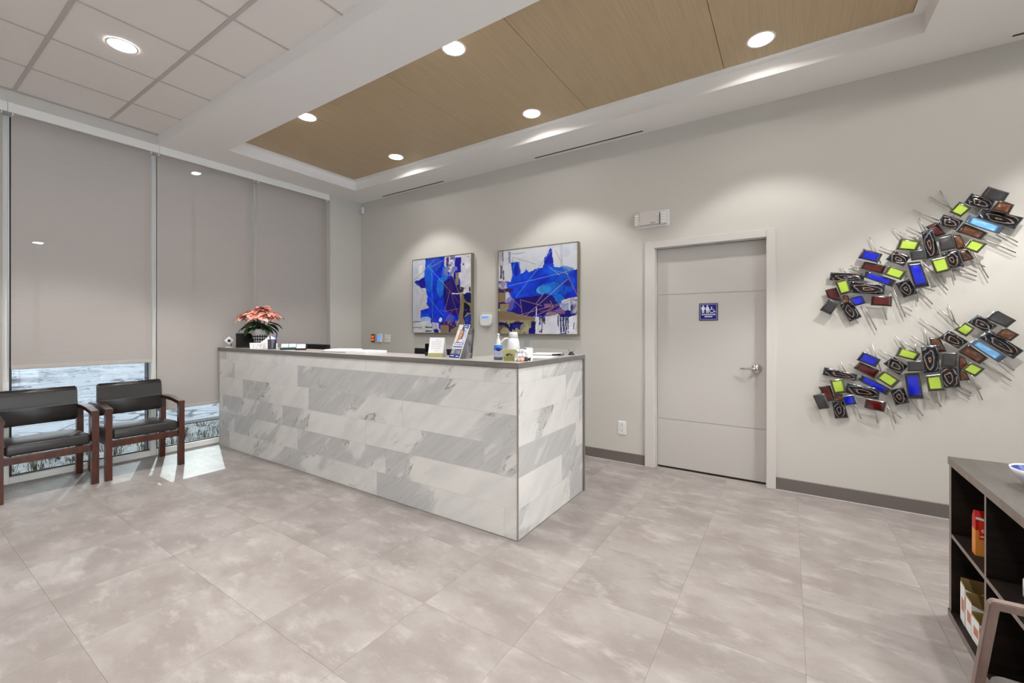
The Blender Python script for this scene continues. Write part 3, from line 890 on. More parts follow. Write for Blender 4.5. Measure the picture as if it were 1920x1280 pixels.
class Paint:
    def __init__(self, n, seed, base, aspect=1.0):
        self.n = n; self.rng = np.random.default_rng(seed)
        t = (np.arange(n) + 0.5) / n
        self.u0, self.v0 = np.meshgrid(t, t)
        self.img = np.zeros((n, n, 3)); self.img[:] = base
        self.rough(0.0)
    def rough(self, amp, freq=9):
        n = self.n
        self.u = self.u0 + amp * (vnoise(self.rng, n, freq) - 0.5) * 2
        self.v = self.v0 + amp * (vnoise(self.rng, n, freq) - 0.5) * 2
    def inside(self, pts):
        u, v = self.u, self.v
        m = np.zeros(u.shape, bool); k = len(pts)
        for i in range(k):
            x1, y1 = pts[i]; x2, y2 = pts[(i + 1) % k]
            c = ((y1 > v) != (y2 > v)) & (u < (x2 - x1) * (v - y1) / ((y2 - y1) if y2 != y1 else 1e-9) + x1)
            m ^= c
        return m
    def put(self, m, col, var=0.12, alpha=1.0, freq=7, col2=None):
        nz = vnoise(self.rng, self.n, freq)
        c = np.array(col, float)[None, None, :] * np.ones((self.n, self.n, 1))
        if col2 is not None:
            k = np.clip((nz - 0.35) / 0.3, 0, 1)[..., None]
            c = c * (1 - k) + np.array(col2, float) * k
        c = c * (1 + var * (vnoise(self.rng, self.n, 14) - 0.5) * 2)[..., None]
        a = (m.astype(float) * alpha)[..., None]
        self.img = self.img * (1 - a) + c * a
    def poly(self, pts, col, **kw):
        self.put(self.inside(pts), col, **kw)
    def rect(self, a, b, c, d, col, **kw):
        self.poly([(a, b), (c, b), (c, d), (a, d)], col, **kw)
    def ell(self, cx, cy, rx, ry, col, **kw):
        self.put(((self.u - cx) / rx) ** 2 + ((self.v - cy) / ry) ** 2 < 1, col, **kw)
    def line(self, x1, y1, x2, y2, col, w=0.006, alpha=0.8):
        dx, dy = x2 - x1, y2 - y1; L = math.hypot(dx, dy)
        t = ((self.u0 - x1) * dx + (self.v0 - y1) * dy) / L
        d = np.abs((self.u0 - x1) * dy - (self.v0 - y1) * dx) / L
        self.put((t > 0) & (t < L) & (d < w / 2), col, var=0.05, alpha=alpha)
    def blots(self, a, b, c, d, col, thr=0.55, freq=14, **kw):
        m = (self.u0 > a) & (self.u0 < c) & (self.v0 > b) & (self.v0 < d) & (vnoise(self.rng, self.n, freq) > thr)
        self.put(m, col, **kw)
    def mesh(self, name, w, h, m, parent, y=0.0):
        """vertical sheet facing -y, w x h, centred"""
        n = self.n
        xs = np.linspace(-w / 2, w / 2, n + 1); zs = np.linspace(h / 2, -h / 2, n + 1)
        X, Z = np.meshgrid(xs, zs)
        co = np.stack([X, np.full_like(X, y), Z], -1).reshape(-1, 3)
        idx = np.arange((n + 1) * (n + 1)).reshape(n + 1, n + 1)
        f = np.stack([idx[:-1, :-1], idx[1:, :-1], idx[1:, 1:], idx[:-1, 1:]], -1).reshape(-1, 4)
        me = bpy.data.meshes.new(name)
        me.vertices.add(len(co)); me.vertices.foreach_set('co', co.ravel())
        me.loops.add(f.size); me.loops.foreach_set('vertex_index', f.ravel().astype(np.int32))
        me.polygons.add(len(f)); me.polygons.foreach_set('loop_start', np.arange(0, f.size, 4, dtype=np.int32))
        me.update(calc_edges=True)
        ca = me.color_attributes.new('paint', 'FLOAT_COLOR', 'CORNER')
        c = np.clip(self.img / 255.0, 0, 1); c = np.where(c <= 0.04045, c / 12.92, ((c + 0.055) / 1.055) ** 2.4)
        c = np.concatenate([c, np.ones(c.shape[:2] + (1,))], -1).reshape(-1, 1, 4).repeat(4, 1)
        ca.data.foreach_set('color', c.astype(np.float32).ravel())
        me.materials.append(m)
        o = bpy.data.objects.new(name, me); COL.objects.link(o); o.parent = parent
        return o

def m_paint(name, rough):
    m = mat(name, rough=rough, spec=0.3); k = NT(m)
    a = k.n('ShaderNodeAttribute', attribute_name='paint')
    k.l(a.outputs['Color'], k.p.inputs['Base Color'])
    return m
M_PAINT = m_paint('painted_canvas', 0.5)
M_PRINT = m_paint('printed_card', 0.35)
M_GILT = mat('champagne_frame', lin(150, 142, 122), 0.4, 0.5)
M_BACKING = mat('canvas_side', lin(60, 58, 54), 0.8)

COB, AZ, NAV, PUR, TAU, WHT, GLD = (10, 42, 205), (30, 120, 225), (18, 6, 112), (48, 18, 84), (138, 118, 92), (214, 216, 226), (182, 142, 112)
def painting_a():
    p = Paint(190, 3, (206, 208, 218))
    p.rough(0.01, 10)
    p.put(vnoise(p.rng, p.n, 5) > 0.55, (188, 196, 212), alpha=0.6)
    p.rect(0, 0.02, 0.10, 0.86, (196, 204, 216), alpha=0.5)
    p.rect(0.10, 0.08, 0.18, 0.24, (228, 226, 222), alpha=0.7)
    # right part: white with dark scraps
    p.rect(0.62, 0.0, 1.0, 0.52, (218, 218, 228))
    p.rough(0.025, 9)
    p.poly([(.24, -.02), (.56, -.02), (.58, .12), (.64, .22), (.72, .28), (.72, .2), (.80, .22), (.83, .50), (.80, .82), (.77, .93), (.52, 1.0), (.46, .92), (.30, .86), (.16, .83), (.155, .69), (.30, .65), (.25, .61), (.28, .57), (.25, .40), (.17, .39), (.02, .30), (.22, .25)], COB, var=0.25, col2=(8, 60, 225), freq=5)
    p.poly([(.03, .30), (.22, .26), (.24, .40), (.16, .38)], (24, 16, 150))
    p.ell(.38, .08, .14, .10, (38, 96, 205), alpha=0.6)
    p.ell(.30, .26, .08, .20, (20, 110, 232), alpha=0.75)
    p.ell(.50, .40, .07, .13, AZ, alpha=0.85); p.ell(.57, .25, .05, .12, (60, 150, 220), alpha=0.6)
    p.rect(.17, .74, .30, .83, (14, 110, 220), alpha=0.5)
    p.poly([(.56, .34), (.70, .26), (.82, .40), (.84, .78), (.76, .80), (.60, .70), (.55, .52)], NAV, col2=(40, 14, 120), var=0.2)
    p.poly([(.56, .38), (.68, .30), (.72, .44), (.62, .52)], (62, 44, 120), alpha=0.7)
    p.rough(0.012, 16)
    p.rect(.74, .03, .84, .23, (18, 16, 150)); p.rect(.72, .25, .80, .45, (22, 14, 120)); p.rect(.755, .23, .80, .39, (150, 132, 112))
    p.rect(.64, .10, .74, .13, (178, 178, 200)); p.rect(.60, .02, .64, .14, (70, 50, 110)); p.rect(.66, .02, .74, .05, (96, 88, 108))
    p.blots(.56, 0, .78, .26, (120, 130, 190), 0.58, 18); p.blots(.84, .02, 1.0, .18, (70, 66, 78), 0.63, 16); p.blots(.78, .38, .99, .5, (60, 54, 70), 0.66, 18)
    p.rect(.68, .485, .99, .50, (224, 224, 232))
    # right lower: dark with taupe stripe
    p.rect(.84, .51, 1.0, 1.0, (28, 20, 72), col2=(14, 12, 40)); p.blots(.86, .53, 1.0, 1.0, (136, 128, 98), 0.54, 12); p.ell(.95, .55, .06, .06, (16, 18, 100)); p.blots(.9, .7, 1, .9, (20, 50, 160), .58, 12)
    p.poly([(.84, .50), (.885, .50), (.865, 1.0), (.74, 1.0), (.80, .86), (.815, .68)], TAU, var=0.08)
    # bottom: whites, dark scraps, taupe block
    p.poly([(-.02, .86), (.33, .84), (.36, 1.02), (-.02, 1.02)], (208, 208, 214)); p.rect(.0, .845, .16, .86, (120, 128, 140)); p.rect(.0, .925, .17, .94, (138, 146, 158)); p.rect(.23, .92, .36, .94, (70, 74, 96)); p.rect(.23, .97, .38, .985, (80, 80, 100))
    p.ell(.24, .82, .10, .035, (196, 214, 232), alpha=0.8)
    p.rect(.35, .86, .47, 1.0, (24, 22, 104)); p.blots(.35, .86, .47, 1.0, (196, 196, 220), 0.52, 12); p.ell(.50, .83, .025, .03, (214, 230, 244))
    p.rect(.50, .905, .64, 1.01, TAU); p.poly([(.47, .90), (.52, .86), (.74, .85), (.77, 1.0), (.64, 1.0), (.64, .90), (.50, .90)], (66, 34, 84)); p.blots(.62, .84, .78, 1.0, (134, 120, 98), 0.56, 14)
    p.ell(.66, .82, .07, .055, (98, 96, 176), alpha=0.7)
    for a in ((.25, .14, .03, .27, (120, 116, 120)), (.25, .14, .40, .02, GLD), (.27, .09, .62, .42, (120, 176, 224)), (.34, .16, .37, .95, (96, 160, 214)), (.07, .31, .55, .78, (90, 150, 210)), (.20, .48, .07, .80, (196, 120, 96)), (.62, .08, .83, .55, GLD), (.56, .36, .82, .62, GLD), (.66, .45, .57, .72, (200, 140, 130)), (.57, .72, .80, .69, (196, 110, 110)), (.70, .71, .48, .97, (196, 100, 96)), (.68, .50, .80, .80, (120, 110, 170)), (.50, .70, .60, .73, (150, 90, 140)), (.33, .12, .60, .03, GLD), (.41, .80, .42, .96, (190, 60, 70))):
        p.line(*a[:4], a[4], 0.007)
    return p
def painting_b():
    p = Paint(190, 8, (208, 211, 220))
    p.rough(0.01, 10)
    p.put(vnoise(p.rng, p.n, 4) > 0.52, (194, 200, 212), alpha=0.6)
    p.rect(.80, .0, .83, .26, (180, 190, 204), alpha=0.6); p.rect(.14, .02, .17, .16, (96, 108, 124), alpha=0.6); p.rect(.16, .04, .36, .06, (150, 162, 176), alpha=.6)
    p.rect(.0, .0, .07, .18, (176, 176, 186)); p.rect(.055, .0, .07, .14, (104, 98, 112)); p.rect(.02, .18, .05, .34, (96, 84, 108)); p.rect(.06, .24, .075, .36, (72, 52, 96))
    p.rough(0.022, 12)
    p.rect(-.02, .36, .14, .50, (52, 30, 90), col2=(190, 188, 206), freq=12)
    blue = [(.175, .15), (.29, .155), (.31, .30), (.36, .27), (.38, .24), (.40, .28), (.58, .24), (.60, .13), (.66, .10), (.675, .03), (.70, .04), (.72, .24), (.85, .27), (.90, .31), (1.02, .29), (1.02, .60), (.80, .62), (.86, .76), (.62, .82), (.30, .80), (.10, .80), (.13, .66), (.20, .58), (.12, .50), (.13, .37), (.18, .38), (.20, .30)]
    p.poly(blue, COB, var=0.25, col2=(10, 70, 222), freq=5)
    p.poly([(.60, .20), (.61, .14), (.67, .08), (.68, .03), (.70, .04), (.72, .22)], (16, 26, 160))
    p.ell(.245, .20, .05, .05, (24, 130, 220), alpha=0.7); p.ell(.25, .24, .03, .08, (14, 30, 170))
    p.ell(.60, .50, .10, .05, (90, 180, 232), alpha=0.85); p.ell(.68, .49, .14, .07, (30, 130, 226), alpha=0.7); p.ell(.80, .30, .16, .05, (14, 104, 210), alpha=0.6); p.ell(.86, .45, .12, .10, (20, 90, 210), alpha=0.6); p.ell(.78, .60, .07, .05, (30, 140, 214), alpha=0.6)
    p.poly([(.21, .60), (.34, .56), (.62, .58), (.66, .70), (.52, .80), (.34, .79), (.16, .76), (.26, .68)], NAV, col2=(26, 10, 130), var=0.2)
    p.poly([(.52, .60), (.60, .55), (.72, .58), (.80, .70), (.70, .76), (.56, .80)], (56, 30, 100), col2=(24, 16, 120))
    p.rough(0.012, 16)
    p.rect(-.02, .50, .10, .62, TAU, var=.06); p.rect(-.02, .46, .20, .50, (60, 34, 84)); p.rect(-.02, .62, .20, .70, (66, 36, 76), col2=(40, 20, 90)); p.ell(.155, .64, .055, .08, (120, 110, 196), alpha=.7); p.blots(.02, .64, .14, .76, (150, 140, 104), .55, 12)
    p.poly([(-.02, .73), (.12, .73), (.50, .815), (.48, .87), (-.02, .86)], TAU, var=.06)
    p.rect(-.02, .86, .52, 1.02, (22, 16, 88)); p.rect(-.02, .90, .10, 1.02, (104, 84, 76)); p.blots(.0, .84, .44, 1.0, (158, 152, 118), .53, 10); p.rect(.20, .90, .30, .93, (20, 40, 160)); p.rect(.41, .93, .53, 1.02, (18, 10, 124)); p.ell(.36, .93, .06, .05, (166, 160, 122), alpha=.8)
    p.rect(.50, .80, 1.02, 1.02, (220, 221, 232)); p.rect(.508, .70, .518, .98, (222, 222, 232))
    for x, a, b, w in ((.54, .80, .90, .016), (.57, .80, .96, .012), (.60, .82, .87, .02), (.77, .80, .92, .014), (.80, .81, .99, .02), (.83, .80, .98, .022), (.86, .81, .99, .018), (.885, .80, .95, .012), (.95, .88, .94, .01)):
        p.rect(x, a, x + w, b, (70, 72, 112))
    p.blots(.52, .80, .62, 1.0, (60, 58, 76), .64, 22); p.blots(.76, .82, .90, 1.0, (60, 66, 120), .6, 20)
    p.ell(.89, .775, .11, .035, (16, 14, 118)); p.rect(.80, .78, .86, .81, (20, 16, 110)); p.ell(.70, .775, .075, .02, (146, 124, 112))
    p.rect(.80, .66, .90, .74, (186, 192, 214), col2=(60, 90, 190)); p.rect(.92, .62, 1.0, .78, (200, 200, 216), col2=(60, 50, 110), freq=10); p.blots(.55, .66, .86, .78, (130, 90, 140), .6, 12)
    p.blots(.84, .3, 1.0, .66, (20, 40, 150), .58, 9)
    for a in ((.20, .09, .50, .20, GLD), (.20, .09, .19, .16, GLD), (.70, .06, .24, .57, (110, 160, 210)), (.14, .43, .78, .33, (120, 170, 220)), (.78, .33, .93, .30, GLD), (.74, .06, 1.0, .58, GLD), (.03, .19, .12, .42, (150, 130, 150)), (.06, .46, .32, .70, GLD), (.30, .60, .58, .68, (190, 130, 130)), (.30, .60, .33, .80, GLD), (.60, .54, .50, .66, (200, 150, 150)), (.88, .40, .36, .80, (180, 160, 180)), (.98, .60, .45, .81, GLD), (.68, .62, .72, .70, GLD), (.72, .68, .62, .80, GLD), (.80, .66, .25, .79, (190, 140, 120)), (.66, .24, .80, .35, (120, 180, 230)), (.70, .28, .90, .34, (120, 150, 200)), (.56, .74, .84, .74, (190, 110, 120))):
        p.line(*a[:4], a[4], 0.0075)
    return p
def make_painting(x0, x1, z0, z1, paint, label, name='abstract_painting'):
    t = thing(name, label, 'painting', ((x0 + x1) / 2, YB, (z0 + z1) / 2))
    hx, hz, d = (x1 - x0) / 2, (z1 - z0) / 2, 0.052
    b = MB(); b.box(-hx + 0.010, hx - 0.010, -d + 0.008, -0.001, -hz + 0.010, hz - 0.010); b.build('stretcher', M_BACKING, t)
    paint.mesh('canvas', 2 * hx - 0.012, 2 * hz - 0.012, M_PAINT, t, -d + 0.005)
    for nm, a in (('frame_side', (-hx, -hx + 0.007, -hz, hz)), ('frame_side', (hx - 0.007, hx, -hz, hz)), ('frame_top', (-hx + 0.007, hx - 0.007, hz - 0.007, hz)), ('frame_bottom', (-hx + 0.007, hx - 0.007, -hz, -hz + 0.007))):
        b = MB(); b.box(a[0], a[1], -d, -0.001, a[2], a[3]); b.build(nm, M_GILT, t)
make_painting(-4.286, -3.263, 1.268, 2.258, painting_a(), 'square blue and white abstract painting, the left one, nearer the window')
make_painting(-2.868, -1.848, 1.263, 2.242, painting_b(), 'square blue and white abstract painting, the right one, nearer the door')

# ------------------------------------------------------------------ the two metal and glass wall sculptures
def uvmask(k, inset):
    uv = k.n('ShaderNodeUVMap').outputs[0]
    s = k.n('ShaderNodeSeparateXYZ'); k.l(uv, s.inputs[0])
    def edge(c):
        return k.math('MINIMUM', c, k.math('SUBTRACT', 1.0, c))
    return k.math('MINIMUM', edge(s.outputs[0]), edge(s.outputs[1])), uv
def m_enamel(name, core, rim, mid=None):
    m = mat(name, rough=0.16, spec=0.6, coat=0.5); k = NT(m)
    e, uv = uvmask(k, 0.1)
    wob = k.math('MULTIPLY_ADD', k.noise(uv, 3.0, 3), 0.08)
    k.t.nodes[-1].inputs[2].default_value = -0.04
    e2 = k.math('ADD', e, wob)
    c = k.mix(k.smooth(e2, 0.12, 0.20), rim, core)
    if mid:
        c = k.mix(k.smooth(k.noise(uv, 2.2, 3), 0.42, 0.62), c, k.mix(k.smooth(e2, 0.12, 0.2), rim, mid))
    c = k.mix(k.smooth(e, 0.035, 0.045), lin(150, 150, 148), c)
    k.l(c, k.p.inputs['Base Color'])
    k.l(k.math('MULTIPLY', k.smooth(e, 0.045, 0.035), 0.9), k.p.inputs['Metallic'])
    return m
def m_swirl():
    m = mat('swirled_metal', rough=0.14, metal=0.55, spec=0.6, coat=0.6); k = NT(m)
    e, uv = uvmask(k, 0.05)
    oi = k.n('ShaderNodeObjectInfo')
    off = k.n('ShaderNodeCombineXYZ'); k.l(k.math('MULTIPLY', oi.outputs['Random'], 9.0), off.inputs[2])
    ce = k.mapping(uv, (1, 1, 1), (0, 0, 0), (-0.5, -0.5, 0.0))
    wv = k.n('ShaderNodeTexWave', wave_type='RINGS', rings_direction='Z')
    k.l(ce, wv.inputs['Vector']); wv.inputs['Scale'].default_value = 1.25; wv.inputs['Distortion'].default_value = 9.0
    wv.inputs['Detail'].default_value = 3.0; wv.inputs['Detail Scale'].default_value = 1.2
    k.l(k.math('MULTIPLY', oi.outputs['Random'], 6.28), wv.inputs['Phase Offset'])
    f = wv.outputs['Fac']
    n = k.noise(k.mapping(uv, (1, 1, 1), (0, 0, 0), off.outputs[0]), 3.0, 4)
    c = k.mix(k.smooth(f, 0.55, 1.0), lin(15, 12, 14), k.mix(k.smooth(n, 0.40, 0.60), lin(128, 84, 54), lin(84, 92, 118)))
    c = k.mix(k.smooth(f, 0.965, 1.0), c, lin(200, 184, 172))
    c = k.mix(k.smooth(e, 0.10, 0.05), c, lin(52, 66, 78))
    c = k.mix(k.smooth(e, 0.025, 0.018), c, lin(140, 150, 156))
    k.l(c, k.p.inputs['Base Color'])
    k.bump(f, 0.35, 0.01)
    return m
PM = {'S': m_enamel('smoked_glass', lin(58, 57, 58), lin(44, 43, 44)),
      'K': m_swirl(),
      'N': m_enamel('amber_glass', lin(92, 50, 24), lin(50, 26, 14), lin(122, 84, 56)),
      'R': m_enamel('dark_red_glass', lin(88, 18, 14), lin(46, 10, 10)),
      'G': m_enamel('lime_enamel', lin(178, 208, 74), lin(58, 56, 34)),
      'B': m_enamel('cobalt_enamel', lin(8, 30, 196), lin(14, 14, 40)),
      'L': m_enamel('sky_blue_enamel', lin(110, 172, 226), lin(60, 90, 120), lin(150, 204, 244))}
PLAB = {'S': 'smoky grey glass panel', 'K': 'swirled copper and black metal panel', 'N': 'amber brown glass panel', 'R': 'dark red glass panel', 'G': 'lime green panel in a dark border', 'B': 'cobalt blue panel in a dark border', 'L': 'long sky blue panel'}
PNAME = {'S': 'glass_panel', 'K': 'metal_panel', 'N': 'glass_panel', 'R': 'glass_panel', 'G': 'enamel_panel', 'B': 'enamel_panel', 'L': 'enamel_panel'}
LEVEL = [.028, .040, .052, .064]
UPPER_SCULPTURE = ('''S2 1.110 2.274 1.207 2.213 1.181 2.158 1.068 2.209
K1 1.035 2.244 1.147 2.175 1.119 2.103 0.999 2.186
N3 1.156 2.171 1.226 2.131 1.199 2.071 1.115 2.114
K1 1.086 2.138 1.273 2.045 1.233 1.975 1.055 2.080
G3 0.971 2.192 1.029 2.139 0.977 2.084 0.920 2.127
K2 0.897 2.120 0.994 2.061 0.959 2.000 0.858 2.055
L3 1.017 2.098 1.178 1.990 1.154 1.948 0.994 2.046
N1 0.997 2.048 1.114 1.967 1.080 1.922 0.959 1.994
R0 0.866 2.074 0.913 1.985 0.869 1.969 0.807 2.049
K1 0.845 2.033 0.881 1.839 0.814 1.816 0.786 2.015
S2 0.864 1.965 0.933 1.982 0.962 1.875 0.882 1.860
N0 0.947 1.974 0.984 1.972 1.015 1.874 0.968 1.866
G3 1.026 1.932 1.102 1.891 1.057 1.832 0.990 1.875
K1 0.884 1.852 0.968 1.873 1.000 1.754 0.918 1.740
N0 0.977 1.859 1.020 1.867 1.052 1.800 0.998 1.783
G3 0.824 1.812 0.909 1.829 0.933 1.728 0.855 1.704
G1 0.674 1.979 0.786 1.947 0.764 1.879 0.651 1.902
S3 0.718 1.880 0.797 1.890 0.806 1.818 0.729 1.809
K1 0.641 1.897 0.729 1.842 0.693 1.774 0.594 1.835
B2 0.465 1.925 0.577 1.875 0.548 1.811 0.434 1.857
R0 0.475 1.834 0.602 1.787 0.582 1.731 0.447 1.782
G3 0.611 1.788 0.710 1.738 0.676 1.676 0.575 1.726
B2 0.707 1.802 0.777 1.805 0.827 1.625 0.750 1.609
B1 0.477 1.762 0.654 1.677 0.631 1.630 0.456 1.719
K0 0.271 1.765 0.475 1.740 0.472 1.686 0.262 1.704
K1 0.388 1.690 0.595 1.649 0.589 1.574 0.381 1.601
G2 0.294 1.693 0.371 1.711 0.395 1.600 0.331 1.580
R0 0.236 1.631 0.307 1.648 0.342 1.534 0.253 1.566
S2 0.262 1.566 0.329 1.529 0.270 1.433 0.202 1.472
K0 0.327 1.512 0.386 1.561 0.461 1.417 0.387 1.379
B3 0.379 1.559 0.459 1.583 0.482 1.517 0.411 1.494
R2 0.511 1.574 0.631 1.563 0.626 1.488 0.507 1.501
K0 0.649 1.656 0.724 1.686 0.769 1.580 0.695 1.551
N1 0.343 1.585 0.379 1.583 0.386 1.528 0.343 1.520''', '''0.886 2.294 0.952 2.124
0.833 2.262 0.958 2.148
0.745 2.182 0.892 2.075
0.778 2.119 0.818 2.007
0.716 2.064 0.799 1.996
0.674 2.033 0.774 1.956
0.640 2.064 0.703 1.955
0.760 2.009 0.760 1.953
0.506 2.013 0.570 1.809
0.566 1.934 0.670 1.875
0.341 1.816 0.379 1.718
0.394 1.810 0.480 1.775
0.398 1.789 0.473 1.762
1.158 1.977 1.252 1.892
1.080 1.943 1.244 1.824
1.040 1.873 1.120 1.666
1.017 1.809 1.105 1.742
0.976 1.775 1.065 1.710
0.952 1.735 1.065 1.683
0.946 1.748 0.961 1.660
0.886 1.728 0.910 1.642
0.786 1.821 0.880 1.669
0.830 1.749 0.925 1.595
0.761 1.624 0.849 1.500
0.769 1.624 0.771 1.520
0.805 1.648 0.867 1.623
0.630 1.649 0.706 1.413
0.664 1.515 0.741 1.453
0.577 1.509 0.604 1.391
0.466 1.521 0.546 1.317''')
LOWER_SCULPTURE = ('''S2 1.146 1.454 1.237 1.381 1.195 1.333 1.094 1.394
K1 1.065 1.424 1.157 1.345 1.105 1.299 1.014 1.372
N3 1.178 1.339 1.248 1.289 1.206 1.245 1.135 1.285
K1 1.118 1.324 1.273 1.186 1.226 1.129 1.068 1.272
G3 1.000 1.372 1.046 1.330 1.003 1.272 0.943 1.320
K2 0.923 1.320 1.017 1.241 0.970 1.190 0.869 1.265
L3 1.046 1.265 1.191 1.148 1.153 1.104 1.014 1.234
N1 1.017 1.225 1.116 1.132 1.073 1.089 0.970 1.170
N0 0.828 1.267 0.880 1.272 0.920 1.164 0.842 1.161
K1 0.784 1.202 0.873 1.215 0.882 1.028 0.799 1.008
S2 0.886 1.170 0.968 1.166 0.962 1.065 0.881 1.061
N0 0.976 1.154 1.006 1.128 1.028 1.066 0.976 1.033
G3 1.025 1.103 1.093 1.063 1.046 1.005 0.980 1.050
K1 0.873 1.056 0.965 1.068 0.983 0.929 0.900 0.915
N0 0.976 1.040 1.012 1.042 1.032 0.978 0.982 0.970
G3 0.801 0.998 0.884 1.015 0.901 0.902 0.818 0.887
G1 0.672 1.198 0.784 1.152 0.758 1.098 0.645 1.131
S3 0.708 1.096 0.794 1.106 0.797 1.030 0.708 1.021
K1 0.638 1.128 0.718 1.060 0.669 0.990 0.580 1.072
B2 0.463 1.159 0.567 1.101 0.535 1.042 0.425 1.092
R0 0.446 1.080 0.564 1.018 0.532 0.957 0.408 1.031
G3 0.581 1.026 0.673 0.955 0.628 0.893 0.530 0.969
B2 0.692 1.011 0.773 1.022 0.797 0.832 0.713 0.824
B1 0.455 0.989 0.626 0.885 0.601 0.836 0.431 0.947
K0 0.231 1.027 0.436 0.981 0.429 0.931 0.220 0.965
K1 0.370 0.917 0.566 0.881 0.556 0.802 0.352 0.840
G2 0.262 0.933 0.345 0.952 0.366 0.840 0.290 0.821
R0 0.193 0.872 0.267 0.897 0.302 0.766 0.249 0.757
S2 0.157 0.803 0.233 0.828 0.266 0.713 0.196 0.695
K0 0.279 0.759 0.354 0.780 0.382 0.647 0.298 0.632
B3 0.334 0.811 0.412 0.833 0.430 0.762 0.359 0.744
R2 0.480 0.810 0.600 0.791 0.584 0.717 0.470 0.738
K0 0.617 0.879 0.693 0.906 0.728 0.798 0.650 0.768
N1 0.294 0.824 0.346 0.829 0.346 0.772 0.291 0.767''', '''0.927 1.500 0.964 1.361
0.879 1.472 0.986 1.338
0.781 1.403 0.913 1.278
0.808 1.328 0.827 1.193
0.737 1.281 0.827 1.193
0.685 1.243 0.773 1.159
0.654 1.276 0.707 1.173
0.761 1.220 0.761 1.159
0.518 1.221 0.572 1.009
0.492 1.172 0.493 1.125
0.562 1.173 0.663 1.097
0.331 1.079 0.365 0.989
0.255 1.038 0.292 0.994
0.386 1.060 0.450 1.033
1.168 1.126 1.237 1.054
1.084 1.109 1.224 0.986
1.038 1.020 1.092 0.847
1.008 0.983 1.079 0.918
0.970 0.949 1.038 0.888
0.930 0.930 1.033 0.866
0.917 0.929 0.917 0.845
0.866 0.902 0.867 0.848
0.832 0.903 0.893 0.783
0.719 0.845 0.800 0.708
0.724 0.813 0.722 0.734
0.785 0.867 0.832 0.823
0.594 0.859 0.654 0.637
0.588 0.766 0.685 0.678
0.536 0.736 0.552 0.626
0.417 0.767 0.457 0.646''')
def sculpture(data, label):
    quads, rods = data
    allp = np.array([[float(q) for q in l.split()[1:]] for l in quads.splitlines()]).reshape(-1, 4, 2)
    ctr = allp.reshape(-1, 2).mean(0)
    t = thing('wall_sculpture', label, 'wall art', (float(ctr[0]), YB, float(ctr[1])))
    for li, l in enumerate(quads.splitlines()):
        tk = l.split(); kind = tk[0][0]; off = LEVEL[int(tk[0][1])] + 0.0007 * (li % 7)
        q = np.array([float(v) for v in tk[1:]]).reshape(4, 2)
        # order: clockwise from the corner listed first; make u run along the longer side
        if np.hypot(*(q[1] - q[0])) < np.hypot(*(q[2] - q[1])):
            q = np.roll(q, -1, axis=0)
        c0 = q.mean(0)
        bm = bmesh.new(); uvl = bm.loops.layers.uv.new('UVMap')
        N = 6; grid = []
        rnd = random.Random(li * 7 + len(label))
        bulge = rnd.uniform(0.003, 0.007); tw = rnd.uniform(-0.004, 0.004)
        for j in range(N + 1):
            row = []
            for i in range(N + 1):
                u, v = i / N, j / N
                p = (q[0] * (1 - u) + q[1] * u) * (1 - v) + (q[3] * (1 - u) + q[2] * u) * v - c0
                dy = bulge * (1 - (2 * u - 1) ** 2) * (0.6 + 0.4 * (1 - (2 * v - 1) ** 2)) * (1 if li % 3 else -0.7) + tw * (u - .5) * (v - .5) * 4
                row.append(bm.verts.new((p[0], -dy, p[1])))
            grid.append(row)
        for j in range(N):
            for i in range(N):
                f = bm.faces.new((grid[j][i], grid[j + 1][i], grid[j + 1][i + 1], grid[j][i + 1])); f.smooth = True
                for lp, (a, b) in zip(f.loops, ((i, j), (i, j + 1), (i + 1, j + 1), (i + 1, j))):
                    lp[uvl].uv = (a / N, b / N)
        bmesh.ops.recalc_face_normals(bm, faces=bm.faces[:])
        bm.normal_update()
        if sum(f.normal.y for f in bm.faces) > 0:
            bmesh.ops.reverse_faces(bm, faces=bm.faces[:])
        bmesh.ops.solidify(bm, geom=bm.faces[:], thickness=0.0022)
        me = bpy.data.meshes.new(PNAME[kind]); bm.to_mesh(me); bm.free(); me.materials.append(PM[kind])
        o = bpy.data.objects.new(PNAME[kind], me); COL.objects.link(o); o.parent = t
        o.location = (c0[0] - ctr[0], -off, c0[1] - ctr[1]); lab(o, PLAB[kind])
    for l in rods.splitlines():
        a = [float(v) for v in l.split()]
        b = MB(); b.tube([(a[0] - ctr[0], -0.018, a[1] - ctr[1]), (a[2] - ctr[0], -0.020, a[3] - ctr[1])], 0.0038, 6)
        b.build('rod', M_STEEL, t)
    for k in range(0, len(allp), 4):                # stand-offs that hold the panels off the wall
        c0 = allp[k].mean(0) - ctr
        b = MB(); b.lathe([(0, 0.0005), (0.006, 0.0005), (0.006, 0.021), (0, 0.021)], 8, M=Matrix.Translation((c0[0], 0, c0[1])) @ Matrix.Rotation(R(90), 4, 'X'))
        b.build('stand_off', M_STEEL, t)
sculpture(UPPER_SCULPTURE, 'upper wall sculpture of overlapping coloured glass and metal panels with thin rods')
sculpture(LOWER_SCULPTURE, 'lower wall sculpture of overlapping coloured glass and metal panels with thin rods')

